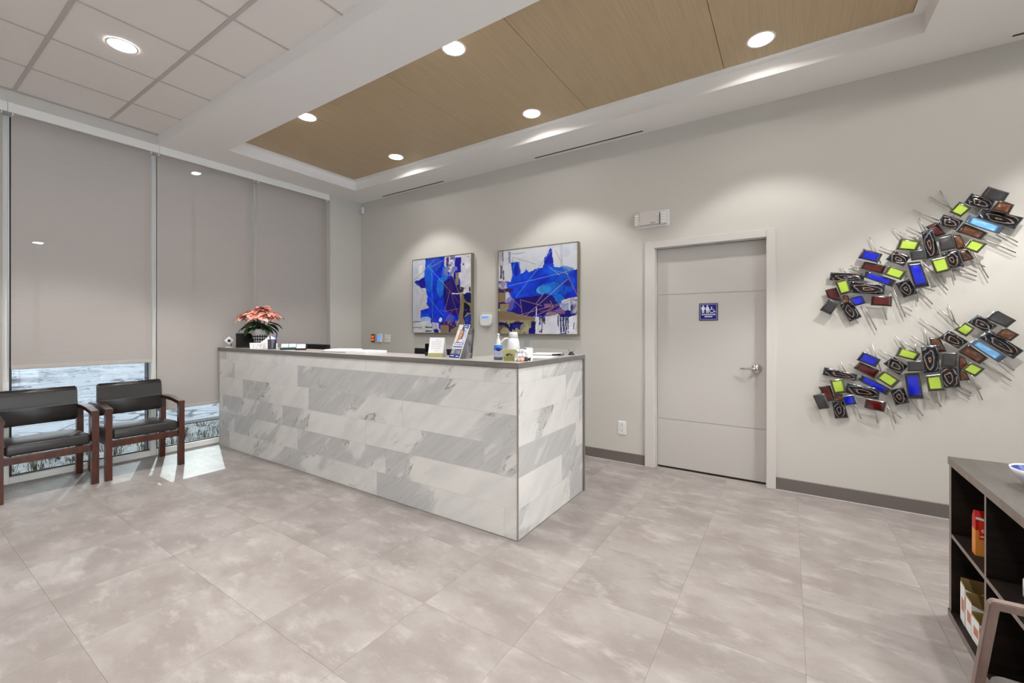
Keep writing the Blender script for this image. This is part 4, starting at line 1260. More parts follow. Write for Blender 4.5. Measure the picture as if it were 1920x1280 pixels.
# ------------------------------------------------------------------ guest chairs
def cushion(w, d, h, bev):
    b = MB(); b.box(-w / 2, w / 2, -d / 2, d / 2, -h / 2, h / 2, bev, 5)
    return b
def guest_chair(loc, rz, label):
    """front towards local +x; width along y; origin on the floor"""
    t = thing('guest_chair', label, 'chair', loc, rz, None)
    W = 0.288
    seat = cushion(0.47, 0.475, 0.088, 0.022); seat.build('seat', M_VINYL, t, (0.018, 0, 0.386), (0, R(-2), 0), True)
    # backrest: curved pad
    prof = [(-0.225, 0.520), (-0.168, 0.510), (-0.158, 0.530), (-0.158, 0.66), (-0.172, 0.77), (-0.182, 0.806), (-0.200, 0.815), (-0.228, 0.804), (-0.236, 0.77), (-0.226, 0.66)]
    b = MB(); b.prism(prof, 'y', -0.240, 0.240)
    es = [e for e in b.bm.edges]
    bmesh.ops.bevel(b.bm, geom=es, offset=0.010, segments=3, affect='EDGES')
    b.build('backrest', M_VINYL, t, smooth=True)
    for s in (-1, 1):
        y0, y1 = sorted((s * (W - 0.046), s * W))
        b = MB(); b.prism([(0.215, 0.0), (0.260, 0.0), (0.262, 0.592), (0.216, 0.600)], 'y', y0, y1); b.build('front_leg', M_CHAIRWOOD, t)
        b = MB(); b.prism([(-0.268, 0.0), (-0.224, 0.0), (-0.198, 0.36), (-0.205, 0.612), (-0.248, 0.612), (-0.240, 0.36)], 'y', y0, y1); b.build('back_leg', M_CHAIRWOOD, t)
        arm = [(-0.252, 0.606), (-0.252, 0.642), (-0.15, 0.650), (-0.02, 0.652), (0.10, 0.646), (0.266, 0.626), (0.266, 0.590), (0.20, 0.602), (0.10, 0.614), (-0.02, 0.619), (-0.15, 0.616)]
        b = MB(); b.prism(arm, 'y', min(s * (W - 0.052), s * (W + 0.001)), max(s * (W - 0.052), s * (W + 0.001)))
        bmesh.ops.bevel(b.bm, geom=[e for e in b.bm.edges], offset=0.004, segments=2, affect='EDGES')
        b.build('armrest', M_CHAIRWOOD, t)
        rail = [(-0.232, 0.285), (-0.232, 0.345), (0.216, 0.345), (0.216, 0.270), (0.19, 0.288), (0.13, 0.304), (-0.16, 0.304)]
        b = MB(); b.prism(rail, 'y', min(s * (W - 0.042), s * (W - 0.014)), max(s * (W - 0.042), s * (W - 0.014))); b.build('side_rail', M_CHAIRWOOD, t)
    b = MB(); b.box(0.222, 0.250, -W + 0.046, W - 0.046, 0.285, 0.342, 0.003, 1); b.build('front_rail', M_CHAIRWOOD, t)
    b = MB(); b.box(-0.236, -0.212, -W + 0.046, W - 0.046, 0.290, 0.342, 0.003, 1); b.build('back_rail', M_CHAIRWOOD, t)
    return t
guest_chair((-5.225, 1.452, 0), 0, 'black vinyl guest chair with brown wooden arms, the one nearer the desk')
guest_chair((-5.225, 0.836, 0), 0, 'black vinyl guest chair with brown wooden arms, cut by the left edge')

# foreground chair, its arm and seat corner in view at the lower right
t = thing('side_chair', 'grey seat chair with a slim taupe arm frame in front of the dark shelf', 'chair', (0.70, 1.29, 0))
for s in (-1, 1):
    y = s * 0.285
    outer = [(-0.352, 0.0), (-0.274, 0.630), (-0.266, 0.640), (0.262, 0.652), (0.304, 0.0)]
    inner = [(0.284, 0.0), (0.245, 0.634), (-0.258, 0.622), (-0.335, 0.0)]
    b = MB(); b.prism(outer + inner, 'y', y - 0.012, y + 0.012)
    bmesh.ops.bevel(b.bm, geom=[e for e in b.bm.edges], offset=0.002, segments=2, affect='EDGES')
    b.build('arm_frame', M_DARKFRAME, t)
b = cushion(0.60, 0.53, 0.09, 0.03); b.build('seat', M_VINYLGREY, t, (0.012, -0.005, 0.432), None, True)
b = cushion(0.06, 0.50, 0.34, 0.025); b.build('backrest', M_VINYLGREY, t, (0.275, 0, 0.68), (0, R(8), 0), True)
b = MB()
for x in (-0.27, 0.245):
    b.box(x - 0.014, x + 0.014, -0.27, 0.27, 0.340, 0.381)
b.build('seat_rail', M_DARKFRAME, t)

# ------------------------------------------------------------------ things on the desk
ZD = HT
# white webcam
t = thing('webcam', 'small white camera with a round black lens at the left end of the desk', 'camera', (-5.285, 2.275, ZD), R(62))
b = MB(); b.lathe([(0, 0), (0.040, 0), (0.042, 0.004), (0.036, 0.009), (0, 0.010)], 24); b.build('base', M_WHITE, t)
b = MB(); b.tube([(0.012, 0.01, 0.008), (0.018, 0.012, 0.03), (0.012, 0.014, 0.055)], 0.006, 8); b.build('stand', M_GREY, t)
b = MB(); b.box(-0.040, 0.040, -0.022, 0.012, -0.040, 0.040, 0.016, 4, M=Matrix.Translation((0, 0, 0.078)) @ Matrix.Rotation(R(45), 4, 'Y') @ Matrix.Scale(0.9, 4)); b.build('head', M_WHITE, t)
b = MB(); b.lathe([(0, 0.020), (0.016, 0.020), (0.016, 0.024), (0.010, 0.025), (0, 0.0235)], 20, M=Matrix.Translation((0, 0, 0.078)) @ Matrix.Rotation(R(90), 4, 'X')); b.build('lens', M_BLACK, t)

# black tablet screen leaning back
t = thing('tablet', 'black tablet screen leaning back on a stand beside the white camera', 'tablet', (-5.015, 2.372, ZD), R(66))
b = MB(); b.box(-0.138, 0.138, -0.005, 0.005, 0.004, 0.172, 0.004, 2); b.build('body', M_BLACK, t, (0, -0.02, 0.0), (R(-19), 0, 0))
b = MB(); b.box(-0.130, 0.130, -0.0058, -0.0045, 0.012, 0.164); b.build('screen', mat('dark_screen', lin(5, 5, 6), 0.25, spec=0.3), t, (0, -0.02, 0.0), (R(-19), 0, 0))
b = MB(); b.prism([(0.0, 0.0), (0.075, 0.0), (0.030, 0.10), (0.020, 0.10)], 'x', -0.05, 0.05); b.build('stand', M_BLACK, t)

# poinsettia
random.seed(21)
PC = (-5.015, 2.470)
t = thing('potted_poinsettia', 'salmon pink poinsettia in a pot wrapped in black and white checks', 'plant', (PC[0], PC[1], ZD))
def m_check():
    m = mat('buffalo_check', rough=0.8); k = NT(m)
    v = k.n('ShaderNodeTexCoord').outputs['Object']
    s = k.n('ShaderNodeSeparateXYZ'); k.l(v, s.inputs[0])
    ang = k.math('ARCTAN2', s.outputs[1], s.outputs[0])
    a = k.math('GREATER_THAN', k.math('FRACT', k.math('MULTIPLY', ang, 3.0)), 0.5)
    z = k.math('GREATER_THAN', k.math('FRACT', k.math('MULTIPLY', s.outputs[2], 30.0)), 0.5)
    f = k.math('MULTIPLY', k.math('ADD', a, z), 0.5)
    cr = k.n('ShaderNodeValToRGB'); k.l(f, cr.inputs[0])
    cr.color_ramp.interpolation = 'CONSTANT'
    cr.color_ramp.elements[0].color = lin(236, 234, 230); cr.color_ramp.elements[1].position = 0.75; cr.color_ramp.elements[1].color = lin(14, 14, 16)
    e = cr.color_ramp.elements.new(0.25); e.color = lin(104, 102, 102)
    k.l(cr.outputs[0], k.p.inputs['Base Color'])
    return m
b = MB(); b.lathe([(0, 0), (0.056, 0), (0.061, 0.008), (0.078, 0.150), (0, 0.150)], 32); b.build('pot', m_check(), t)
b = MB(); b.lathe([(0.077, 0.146), (0.084, 0.150), (0.091, 0.206), (0.086, 0.212), (0.080, 0.200), (0.075, 0.160)], 32); b.build('pot_collar', mat('grey_paper', lin(206, 204, 204), 0.7), t)
b = MB(); b.lathe([(0, 0.176), (0.077, 0.182)], 24); b.build('soil', mat('soil', lin(36, 26, 20), 0.95), t)
def leaf_mesh(name, L, W, droop, fold, m):
    bm = bmesh.new(); n = 7; rows = []
    for i in range(n + 1):
        s = i / n
        w = W * (math.sin(math.pi * min(1, s ** 0.85)) ** 0.8) * (1 - 0.25 * s) + 0.0008
        x = L * s * (1 - 0.12 * droop * s); z = L * (0.10 * s - droop * 0.42 * s * s)
        rows.append([bm.verts.new((x, -w, z + fold * w)), bm.verts.new((x, 0, z)), bm.verts.new((x, w, z + fold * w))])
    for a, b_ in zip(rows, rows[1:]):
        for k in (0, 1):
            f = bm.faces.new((a[k], a[k + 1], b_[k + 1], b_[k])); f.smooth = True
    me = bpy.data.meshes.new(name); bm.to_mesh(me); bm.free(); me.materials.append(m)
    return me
def m_bract():
    m = mat('bract', rough=0.6); k = NT(m)
    oi = k.n('ShaderNodeObjectInfo')
    v = k.obj(); s = k.n('ShaderNodeSeparateXYZ'); k.l(v, s.inputs[0])
    c = k.mix(oi.outputs['Random'], lin(240, 150, 130), lin(250, 194, 178))
    vein = k.smooth(k.math('ABSOLUTE', s.outputs[1]), 0.0022, 0.0008)
    c = k.mix(k.math('MULTIPLY', vein, 0.6), c, lin(222, 96, 80))
    n = k.noise(v, 26, 4)
    c = k.mix(k.math('MULTIPLY', k.smooth(n, 0.55, 0.75), 0.4), c, lin(226, 120, 70))
    k.l(c, k.p.inputs['Base Color'])
    return m
MBR = m_bract(); MLF = mat('green_leaf', lin(20, 50, 20), 0.5); MLF2 = mat('olive_leaf', lin(96, 112, 52), 0.5)
BR = [leaf_mesh('bract', 0.148, 0.042, d, 0.25, MBR) for d in (0.45, 0.85, 1.25)]
LF = [leaf_mesh('leaf', 0.145, 0.044, d, 0.2, MLF) for d in (0.6, 1.1)]
def put(nm, me, loc, az, pitch, sc):
    o = bpy.data.objects.new(nm, me); COL.objects.link(o); o.parent = t
    o.location = loc; o.rotation_euler = (random.uniform(-0.3, 0.3), pitch, az); o.scale = (sc, sc, sc)
heads = [(0.0, 0.02, 0.440, 1.0, 0), (-0.115, -0.05, 0.375, 0.95, 1), (0.06, -0.115, 0.365, 1.0, 1), (0.125, 0.03, 0.380, 0.98, 1), (-0.05, 0.12, 0.385, 0.95, 1), (0.10, 0.12, 0.345, 0.85, 1), (-0.07, -0.14, 0.330, 0.85, 1), (0.02, -0.05, 0.405, 0.9, 1), (-0.14, 0.05, 0.345, 0.85, 1), (0.14, -0.07, 0.335, 0.9, 1)]
st = MB()
for (hx_, hy_, hz_, sc, out) in heads:
    st.tube([(hx_ * 0.18, hy_ * 0.18, 0.18), (hx_ * 0.6, hy_ * 0.6, 0.18 + (hz_ - 0.18) * 0.6), (hx_, hy_, hz_)], 0.0045, 6)
    base = math.atan2(hy_, hx_)
    for k in range(10):
        az = base + k * 2 * math.pi / 10 + random.uniform(-0.2, 0.2)
        lean = math.cos(az - base) * out
        inner = k % 3 == 0
        put('bract', BR[random.randint(0, 1) if inner else random.randint(0, 2)], (hx_, hy_, hz_ + (0.012 if inner else 0)), az, 0.30 * lean + random.uniform(-0.25, 0.15), sc * (0.72 if inner else random.uniform(0.9, 1.12)))
    c_ = MB()
    for k in range(5):
        a = k * 1.256
        c_.lathe([(0, 0), (0.006, 0.003), (0.005, 0.010), (0, 0.013)], 8, center=(hx_ + 0.010 * math.cos(a), hy_ + 0.010 * math.sin(a), hz_ + 0.008))
    c_.build('flower_centre', MLF2, t)
st.build('stems', MLF, t)
for k in range(24):
    az = k * 2.4 + random.uniform(-0.2, 0.2); r = random.uniform(0.05, 0.115)
    put('leaf', LF[k % 2], (r * math.cos(az), r * math.sin(az), random.uniform(0.22, 0.30)), az, random.uniform(0.05, 0.5), random.uniform(0.85, 1.2))

# printed box and folded card in front of the pot
RV = R(55)
t = thing('card_box', 'small white box with a floral print in front of the plant pot', 'box', (-4.775, 2.325, ZD), RV)
b = MB(); b.prism([(-0.062, 0.0), (0.060, 0.0), (0.064, 0.062), (-0.066, 0.062)], 'y', -0.022, 0.022); b.build('body', M_PAPER, t)
b = MB(); random.seed(4)
for k in range(16):
    x, z = random.uniform(-0.05, 0.05), random.uniform(0.010, 0.052)
    b.lathe([(0, 0.0224), (random.uniform(0.003, 0.006), 0.0224)], 7, M=Matrix.Translation((x, 0, z)) @ Matrix.Rotation(R(90), 4, 'X'), mi=k % 3)
b.build('floral_print', [mat('print_mauve', lin(176, 170, 205), 0.6), mat('print_sage', lin(190, 196, 150), 0.6), mat('print_grey', lin(190, 190, 196), 0.6)], t)
t = thing('folded_card', 'white folded card standing in a peak between plant pot and pen cup', 'card', (-4.742, 2.425, ZD), R(50))
b = MB()
b.prism([(-0.072, 0.066), (0.020, 0.140), (0.070, 0.108), (0.070, 0.0), (-0.072, 0.0)], 'y', -0.001, 0.001)
b.build('front_leaf', M_PAPER, t, (0, -0.005, 0), (R(-5), 0, 0))
b = MB(); b.prism([(-0.02, 0.0), (-0.02, 0.112), (0.020, 0.136), (0.070, 0.106), (0.070, 0.0)], 'y', -0.001, 0.001); b.build('back_leaf', M_PAPER, t, (0, 0.022, 0), (R(7), 0, 0))

M_MESH = m_clear('wire_mesh', (0.45, 0.45, 0.47, 1), 0.1, 0.4)
def pen_cup(label, loc, pens, rz=0.0):
    t = thing('pen_cup', label, 'pen holder', loc, rz)
    b = MB(); b.lathe([(0.039, 0.002), (0.041, 0.098)], 28); b.build('mesh_wall', M_MESH, t)
    b = MB()
    for z in (0.001, 0.098):
        b.tube([(0.041 * math.cos(a), 0.041 * math.sin(a), z) for a in [2 * math.pi * q / 24 for q in range(24)]], 0.0022, 6, closed=True)
    for q in range(18):
        a = 2 * math.pi * q / 18
        b.tube([(0.040 * math.cos(a), 0.040 * math.sin(a), 0.001), (0.041 * math.cos(a), 0.041 * math.sin(a), 0.098)], 0.0009, 4)
    b.lathe([(0, 0.0), (0.04, 0.0), (0.04, 0.003), (0, 0.003)], 24)
    b.build('wire_frame', M_BLACK, t)
    for (lb, a, dx, dy, hh, mm) in pens:
        p = thing('pen', lb, 'pen', (loc[0] + 0.018 * math.cos(a), loc[1] + 0.018 * math.sin(a), loc[2] + 0.004), 0, None)
        b = MB(); b.tube([(0, 0, 0.001), (dx * 0.1, dy * 0.1, 0.012), (dx * 0.8, dy * 0.8, hh * 0.8)], [0.001, 0.0042, 0.0045], 8); b.build('barrel', mm, p)
        b = MB(); b.tube([(dx * 0.8, dy * 0.8, hh * 0.8), (dx * 0.97, dy * 0.97, hh * 0.97), (dx, dy, hh)], [0.0054, 0.0054, 0.003], 8); b.build('cap', mm, p)
pen_cup('black mesh pen cup with blue pens right of the plant pot', (-4.545, 2.365, ZD), [
    ('blue pen leaning right in the mesh cup by the plant', 0.6, 0.018, 0.024, 0.150, M_BLUE),
    ('blue pen with a large cap standing highest in the cup by the plant', 1.9, 0.012, 0.030, 0.158, M_BLUE),
    ('dark blue pen leaning left in the cup by the plant', 3.6, 0.010, -0.012, 0.138, M_NAVY)])
t = thing('price_card', 'narrow white card standing between pen cup and card holders', 'card', (-4.428, 2.352, ZD), R(60))
b = MB(); b.box(-0.006, 0.006, -0.014, 0.014, 0.0, 0.062, 0.001, 1); b.build('card', M_PAPER, t)

def card_holder(label, loc, rz, w, front):
    t = thing('card_holder', label, 'card holder', loc, rz)
    b = MB(); b.prism([(-0.030, 0.0), (0.040, 0.0), (0.040, 0.004), (-0.014, 0.004), (-0.024, 0.018), (-0.030, 0.018)], 'x', -w / 2, w / 2); b.prism([(0.018, 0.003), (0.044, 0.050), (0.048, 0.048), (0.024, 0.001)], 'x', -w / 2, w / 2)
    b.build('tray', M_BLACK, t)
    n = 1 if w < 0.11 else 2
    for q in range(n):
        x0 = -w / 2 + 0.005 + q * (w - 0.01) / n; x1 = x0 + (w - 0.01) / n - 0.006
        b = MB(); b.box(x0, x1, -0.008, 0.008, 0.0, 0.056); b.build('cards', M_PAPER, t, (0, 0.002, 0.005), (R(-28), 0, 0))
        b = MB(); b.box(x0, x1, -0.0088, -0.0078, 0.004, 0.020 if front else 0.006); b.build('print_band', M_TEAL if front else M_GREY, t, (0, 0.002, 0.005), (R(-28), 0, 0))
    return t
card_holder('wide card holder with white and teal cards, left of a narrower one', (-4.265, 2.385, ZD), R(52), 0.150, True)
card_holder('narrow black card holder with plain white cards', (-4.095, 2.415, ZD), R(50), 0.096, False)

# paper stack: each sheaf a thing
def sheaf(label, loc, rz, w, d, h, m=M_PAPER, group=None):
    t = thing('paper_stack', label, 'papers', loc, rz, group)
    b = MB(); b.box(-w / 2, w / 2, -d / 2, d / 2, 0, h, 0.001, 1); b.build('sheets', m, t)
    b = MB(); b.box(-w / 2 + 0.004, w / 2 - 0.004, -d / 2 + 0.004, d / 2 - 0.004, 0, 0.0012, M=Matrix.Translation((0.004, 0.003, h)) @ Matrix.Rotation(R(3), 4, 'Z')); b.build('top_sheet', M_PAPER, t)
sheaf('flat folder with a mauve edge under the left end of the white papers', (-3.44, 2.425, ZD), R(8), 0.30, 0.21, 0.010, mat('folder_mauve', lin(176, 160, 176), 0.7))
sheaf('thick sheaf of white paper lying right of the mauve folder', (-3.105, 2.425, ZD), R(-4), 0.30, 0.21, 0.022)
sheaf('white papers lying on top of the mauve folder', (-3.435, 2.432, ZD + 0.0113), R(14), 0.27, 0.19, 0.014)

# monitors behind the counter, standing on the lower worktop
def monitor(label, x, y, w, top, rz=0.0):
    t = thing('monitor', label, 'monitor', (x, y, 0.745), rz)
    b = MB(); b.box(-w / 2, w / 2, -0.018, 0.018, top - 0.745 - 0.31, top - 0.745, 0.005, 2); b.build('body', M_BLACK, t)
    b = MB(); b.box(-w / 2 + 0.010, w / 2 - 0.010, 0.0175, 0.0190, top - 0.745 - 0.29, top - 0.757); b.build('screen', mat('off_screen', lin(20, 20, 24), 0.2), t)
    b = MB(); b.box(-0.02, 0.02, -0.035, -0.018, 0.01, top - 0.745 - 0.12); b.box(-0.11, 0.11, -0.08, 0.07, 0, 0.012, 0.004, 1); b.build('stand', M_BLACK, t)
monitor('dark monitor top showing behind the counter near the corner pier', -4.52, 2.85, 0.47, 1.150)
monitor('dark monitor top showing behind the calendar and brochure holder', -2.700, 2.85, 0.47, 1.147)

# second pen holder: black frame and a blue pen
t = thing('pen_stand', 'square black pen stand left of the tent calendar', 'pen holder', (-2.395, 2.475, ZD), R(30))
b = MB()
for (a, c) in ((-0.030, -0.026), (0.026, 0.030)):
    b.box(a, c, -0.026, 0.026, 0, 0.095)
b.box(-0.026, 0.026, 0.022, 0.026, 0, 0.095); b.box(-0.030, 0.030, -0.026, 0.026, 0, 0.004); b.box(-0.026, 0.026, -0.026, -0.022, 0, 0.030)
b.build('frame', M_BLACK, t)
p = thing('pen', 'thick blue pen leaning in the square black stand', 'pen', (-2.395, 2.470, ZD + 0.005), R(30))
b = MB(); b.tube([(-0.012, 0, 0.001), (-0.010, 0, 0.010), (0.016, 0, 0.105)], [0.002, 0.007, 0.008], 10); b.build('barrel', M_NAVY, p)
b = MB(); b.tube([(0.016, 0, 0.105), (0.018, 0, 0.112)], 0.0085, 10); b.build('band', M_WHITE, p)
b = MB(); b.tube([(0.018, 0, 0.112), (0.026, 0, 0.146)], [0.0085, 0.007], 10); b.build('cap', M_BLUE, p)

# tent calendar
t = thing('tent_calendar', 'white tent calendar with a pale yellow lower edge on the counter', 'calendar', (-2.245, 2.405, ZD), R(20))
def slab_lean(mb, pts, x0, x1, th=0.0012):
    (y0, z0), (y1, z1) = pts
    mb.prism([(y0 - th, z0), (y0 + th, z0), (y1 + th, z1), (y1 - th, z1)], 'x', x0, x1)
    return mb
b = slab_lean(MB(), ((-0.045, 0.0), (0.0, 0.146)), -0.060, 0.060); b.build('front_leaf', M_PAPER, t)
b = slab_lean(MB(), ((0.045, 0.0), (0.0, 0.146)), -0.060, 0.060); b.build('back_leaf', M_PAPER, t)
b = slab_lean(MB(), ((-0.0485, 0.0), (-0.0395, 0.030)), -0.060, 0.060, 0.0014); b.build('yellow_edge', M_OLIVE, t)
ti = MB()
M_INK = mat('grey_ink', lin(170, 172, 178), 0.7)
for z, a, c in ((0.128, -0.012, 0.018), (0.112, -0.040, 0.040), (0.096, -0.040, 0.036), (0.080, -0.040, 0.044), (0.064, -0.040, 0.030), (0.046, -0.004, 0.014)):
    yy = -0.045 * (1 - z / 0.146) - 0.0022
    ti.box(a, c, yy - 0.0003, yy, z, z + 0.0022)
ti.build('printed_lines', M_INK, t)

# brochure holder
HLEAN = 0.105; HZ = 0.243
t = thing('brochure_holder', 'clear leaning stand with a blue and white leaflet showing a smiling woman', 'brochure holder', (-1.990, 2.365, ZD), R(-8))
p = Paint(96, 17, (238, 240, 248))
p.rough(0.006, 8)
p.rect(.42, .0, 1.0, .10, (40, 56, 140)); p.rect(.48, .035, .94, .065, (214, 226, 240)); p.rect(.62, .12, 1.0, .54, (206, 214, 240)); p.rect(.70, .14, .86, .20, (150, 160, 215), alpha=.6)
p.rect(-.02, .03, .42, .54, (236, 232, 226))
p.ell(.50, .30, .22, .20, (92, 66, 50)); p.ell(.58, .20, .12, .10, (110, 96, 84)); p.poly([(.22, .54), (.30, .40), (.40, .30), (.46, .54)], (150, 104, 70))
p.ell(.47, .29, .145, .135, (222, 172, 140)); p.ell(.43, .27, .03, .014, (70, 50, 44)); p.ell(.54, .275, .03, .014, (70, 50, 44)); p.ell(.475, .355, .055, .016, (206, 110, 104)); p.ell(.47, .315, .018, .02, (206, 150, 122))
p.poly([(.28, .54), (.36, .44), (.56, .44), (.62, .54)], (232, 190, 160)); p.poly([(.46, .54), (.54, .44), (.70, .44), (.74, .54)], (244, 244, 248))
p.rect(.10, .535, .98, .60, (24, 36, 132)); p.rect(.16, .550, .92, .588, (226, 232, 246)); p.rect(.08, .615, .96, .645, (200, 206, 230)); p.rect(.06, .655, .97, .685, (24, 36, 132))
p.rect(-.02, .73, 1.02, .90, (112, 116, 126)); p.rect(.10, .755, .36, .775, (222, 224, 226)); p.rect(.10, .80, .32, .82, (216, 220, 214)); p.rect(.10, .845, .34, .865, (216, 220, 206)); p.ell(.62, .82, .12, .05, (140, 130, 160)); p.rect(.74, .77, .86, .88, (160, 164, 170))
p.rect(-.02, .90, 1.02, 1.02, (20, 30, 126)); p.rect(.08, .925, .44, .955, (216, 222, 242)); p.rect(.60, .935, .92, .965, (216, 222, 242))
lean = math.atan2(HLEAN, HZ); LL = math.hypot(HLEAN, HZ)
lf = p.mesh('leaflet', 0.108, LL - 0.012, M_PRINT, t)
lf.location = (0, HLEAN / 2 - 0.055 - 0.0040, HZ / 2 + 0.002); lf.rotation_euler = (-lean, 0, 0)
b = slab_lean(MB(), ((-0.055, 0.0), (HLEAN - 0.055, HZ)), -0.057, 0.057, 0.0012); b.build('front_panel', M_PAPER, t)
b = MB(); b.prism([(-0.052, 0.0), (0.068, 0.0), (0.088, 0.205), (HLEAN - 0.058, HZ - 0.01)], 'x', 0.0555, 0.0570); b.prism([(-0.052, 0.0), (0.068, 0.0), (0.088, 0.205), (HLEAN - 0.058, HZ - 0.01)], 'x', -0.0570, -0.0555); b.box(-0.055, 0.055, 0.066, 0.068, 0.0, 0.19)
b.build('acrylic_body', M_ACRYLIC, t)
b = MB(); b.prism([(0.010, 0.003), (0.055, 0.003), (0.074, 0.17), (0.050, 0.17)], 'x', -0.048, 0.050); b.build('spare_leaflets', mat('leaflet_stack', lin(196, 184, 176), 0.6), t)
b = MB(); b.box(-0.0485, 0.0505, 0.045, 0.0765, 0.172, 0.199); b.build('dark_leaflet', M_BLACK, t)

# hand sanitiser
t = thing('sanitizer_bottle', 'clear hand sanitizer bottle with blue label and white pump', 'bottle', (-1.690, 2.420, ZD), R(38))
b = MB(); b.lathe([(0, 0.0), (0.028, 0.0), (0.031, 0.004), (0.031, 0.020), (0, 0.022)], 24); b.build('bottle_base', mat('bottle_base', lin(90, 96, 112), 0.25), t)
b = MB(); b.lathe([(0.031, 0.018), (0.030, 0.085), (0.024, 0.104), (0.013, 0.112), (0, 0.113)], 24); b.build('body', mat('sanitizer_gel', lin(196, 206, 226), 0.15, spec=0.6), t)
b = MB(); b.lathe([(0.0316, 0.036), (0.0312, 0.062)], 24); b.build('label_white', mat('label_pale', lin(186, 190, 226), 0.5), t)
b = MB(); b.lathe([(0.0314, 0.066), (0.0306, 0.088), (0.0256, 0.102)], 24); b.build('label_blue', mat('label_blue', lin(58, 128, 196), 0.45), t)
b = MB(); b.lathe([(0, 0.0322), (0.013, 0.0322), (0.013, 0.0300), (0, 0.0300)], 18, M=Matrix.Translation((0, 0, 0.073)) @ Matrix.Rotation(R(90), 4, 'X') @ Matrix.Scale(1.4, 4, (1, 0, 0))); b.build('label_badge', M_NAVY, t)
b = MB(); b.lathe([(0.0145, 0.108), (0.015, 0.128), (0.010, 0.140), (0.006, 0.146), (0.005, 0.168), (0.009, 0.170), (0.009, 0.180), (0, 0.181)], 18); b.tube([(0, 0, 0.175), (0, -0.022, 0.176), (0, -0.028, 0.170)], 0.0045, 8); b.build('pump', M_WHITE, t)

# white jug with a lid and a loop handle
t = thing('white_jug', 'white lidded jug with a loop handle behind the candy', 'jug', (-1.640, 2.535, ZD), R(38))
b = MB(); b.lathe([(0, 0.0), (0.048, 0.0), (0.052, 0.006), (0.050, 0.06), (0.043, 0.11), (0.034, 0.148), (0, 0.150)], 28); b.build('body', M_WHITE, t)
b = MB(); b.lathe([(0, 0.190), (0.026, 0.190), (0.029, 0.186), (0.034, 0.150), (0, 0.150)], 28); b.build('lid', M_WHITE, t)
b = MB(); b.tube([(-0.034, 0, 0.146), (-0.062, 0, 0.144), (-0.088, 0, 0.118), (-0.096, 0, 0.080), (-0.080, 0, 0.046), (-0.048, 0, 0.030)], 0.006, 8); b.build('handle', M_WHITE, t)
t = thing('acrylic_stand', 'clear acrylic stand behind the white jug', 'stand', (-1.548, 2.568, ZD), R(38))
b = MB(); b.prism([(-0.020, 0.0), (0.030, 0.0), (0.014, 0.150), (-0.020, 0.150)], 'y', -0.0015, 0.0015); b.build('sheet', M_ACRYLIC, t)
b = MB(); b.box(-0.024, 0.034, -0.014, 0.014, 0, 0.004); b.build('foot', M_ACRYLIC, t)

# olive card stand with a dark emblem
t = thing('olive_card_stand', 'small olive yellow card box with a dark printed emblem at the counter corner', 'card holder', (-1.560, 2.358, ZD), R(30))
b = MB(); b.prism([(-0.030, 0.0), (0.034, 0.0), (0.040, 0.030), (0.047, 0.076), (-0.046, 0.076), (-0.038, 0.030)], 'y', -0.020, 0.018); b.build('box', M_OLIVE, t)
b = MB(); b.prism([(-0.028, 0.004), (0.032, 0.004), (0.038, 0.030), (-0.036, 0.030)], 'y', -0.0215, -0.0203); b.build('lower_band', mat('olive_dark', lin(132, 128, 66), 0.45), t)
b = MB(); b.prism([(-0.020, 0.036), (-0.014, 0.036), (-0.011, 0.033), (0.022, 0.034), (0.030, 0.042), (0.018, 0.044), (0.010, 0.050), (-0.010, 0.050), (-0.016, 0.045), (-0.022, 0.043)], 'y', -0.0222, -0.0203); b.build('emblem', M_BLACK, t)
b = MB(); b.box(-0.004, 0.016, -0.0226, -0.0218, 0.037, 0.042); b.build('emblem_cutout', M_OLIVE, t)

# wrapped sweets
random.seed(9)
M_WRAP = [mat('wrapper_white', lin(240, 240, 242), 0.25, spec=0.6), mat('wrapper_peach', lin(236, 190, 168), 0.3), mat('wrapper_dark', lin(70, 60, 66), 0.3)]
spots = [(0, 0, 0, 0), (0.038, 0.004, 0, 1), (-0.020, 0.034, 0, 0), (0.020, 0.040, 0, 1), (0.058, 0.034, 0, 2), (0.012, 0.012, 0.026, 0), (-0.006, 0.034, 0.026, 0), (0.036, 0.026, 0.026, 0), (0.014, 0.030, 0.052, 0), (0.044, 0.030, 0.050, 0), (-0.012, 0.020, 0.050, 0)]
for k, (dx, dy, dz, mi) in enumerate(spots):
    cl = ['white', 'peach', 'dark'][mi]
    t = thing('wrapped_sweet', 'wrapped %s sweet in the small pile beside the olive card box' % cl, 'sweet', (-1.500 + dx * 0.75, 2.375 + dy, ZD + dz), random.uniform(0, 3), 'wrapped sweets on the counter (%s)' % cl)
    b = MB(); b.lathe([(0, 0), (0.012, 0.001), (0.0165, 0.013), (0.012, 0.025), (0, 0.0265)], 10); b.build('sweet', M_WRAP[mi], t)
    b = MB(); b.prism([(0.013, 0.008), (0.030, 0.001), (0.033, 0.025), (0.013, 0.017)], 'y', -0.003, 0.003); b.prism([(-0.013, 0.008), (-0.030, 0.002), (-0.032, 0.026), (-0.013, 0.017)], 'y', -0.003, 0.003); b.build('twist', M_WRAP[mi], t)

t = thing('leaflet_stand', 'small silver and black stand with cards right of the sweets', 'card holder', (-1.500, 2.500, ZD), R(58))
b = MB(); b.box(-0.026, 0.026, -0.026, -0.022, 0, 0.082); b.build('front_plate', M_STEEL, t)
b = MB(); b.box(-0.026, 0.026, -0.0215, -0.008, 0.001, 0.080); b.build('cards', M_BLACK, t)
b = MB(); b.box(-0.028, 0.028, -0.0075, 0.020, 0, 0.086); b.build('back_block', mat('silver_plastic', lin(190, 190, 192), 0.35), t)

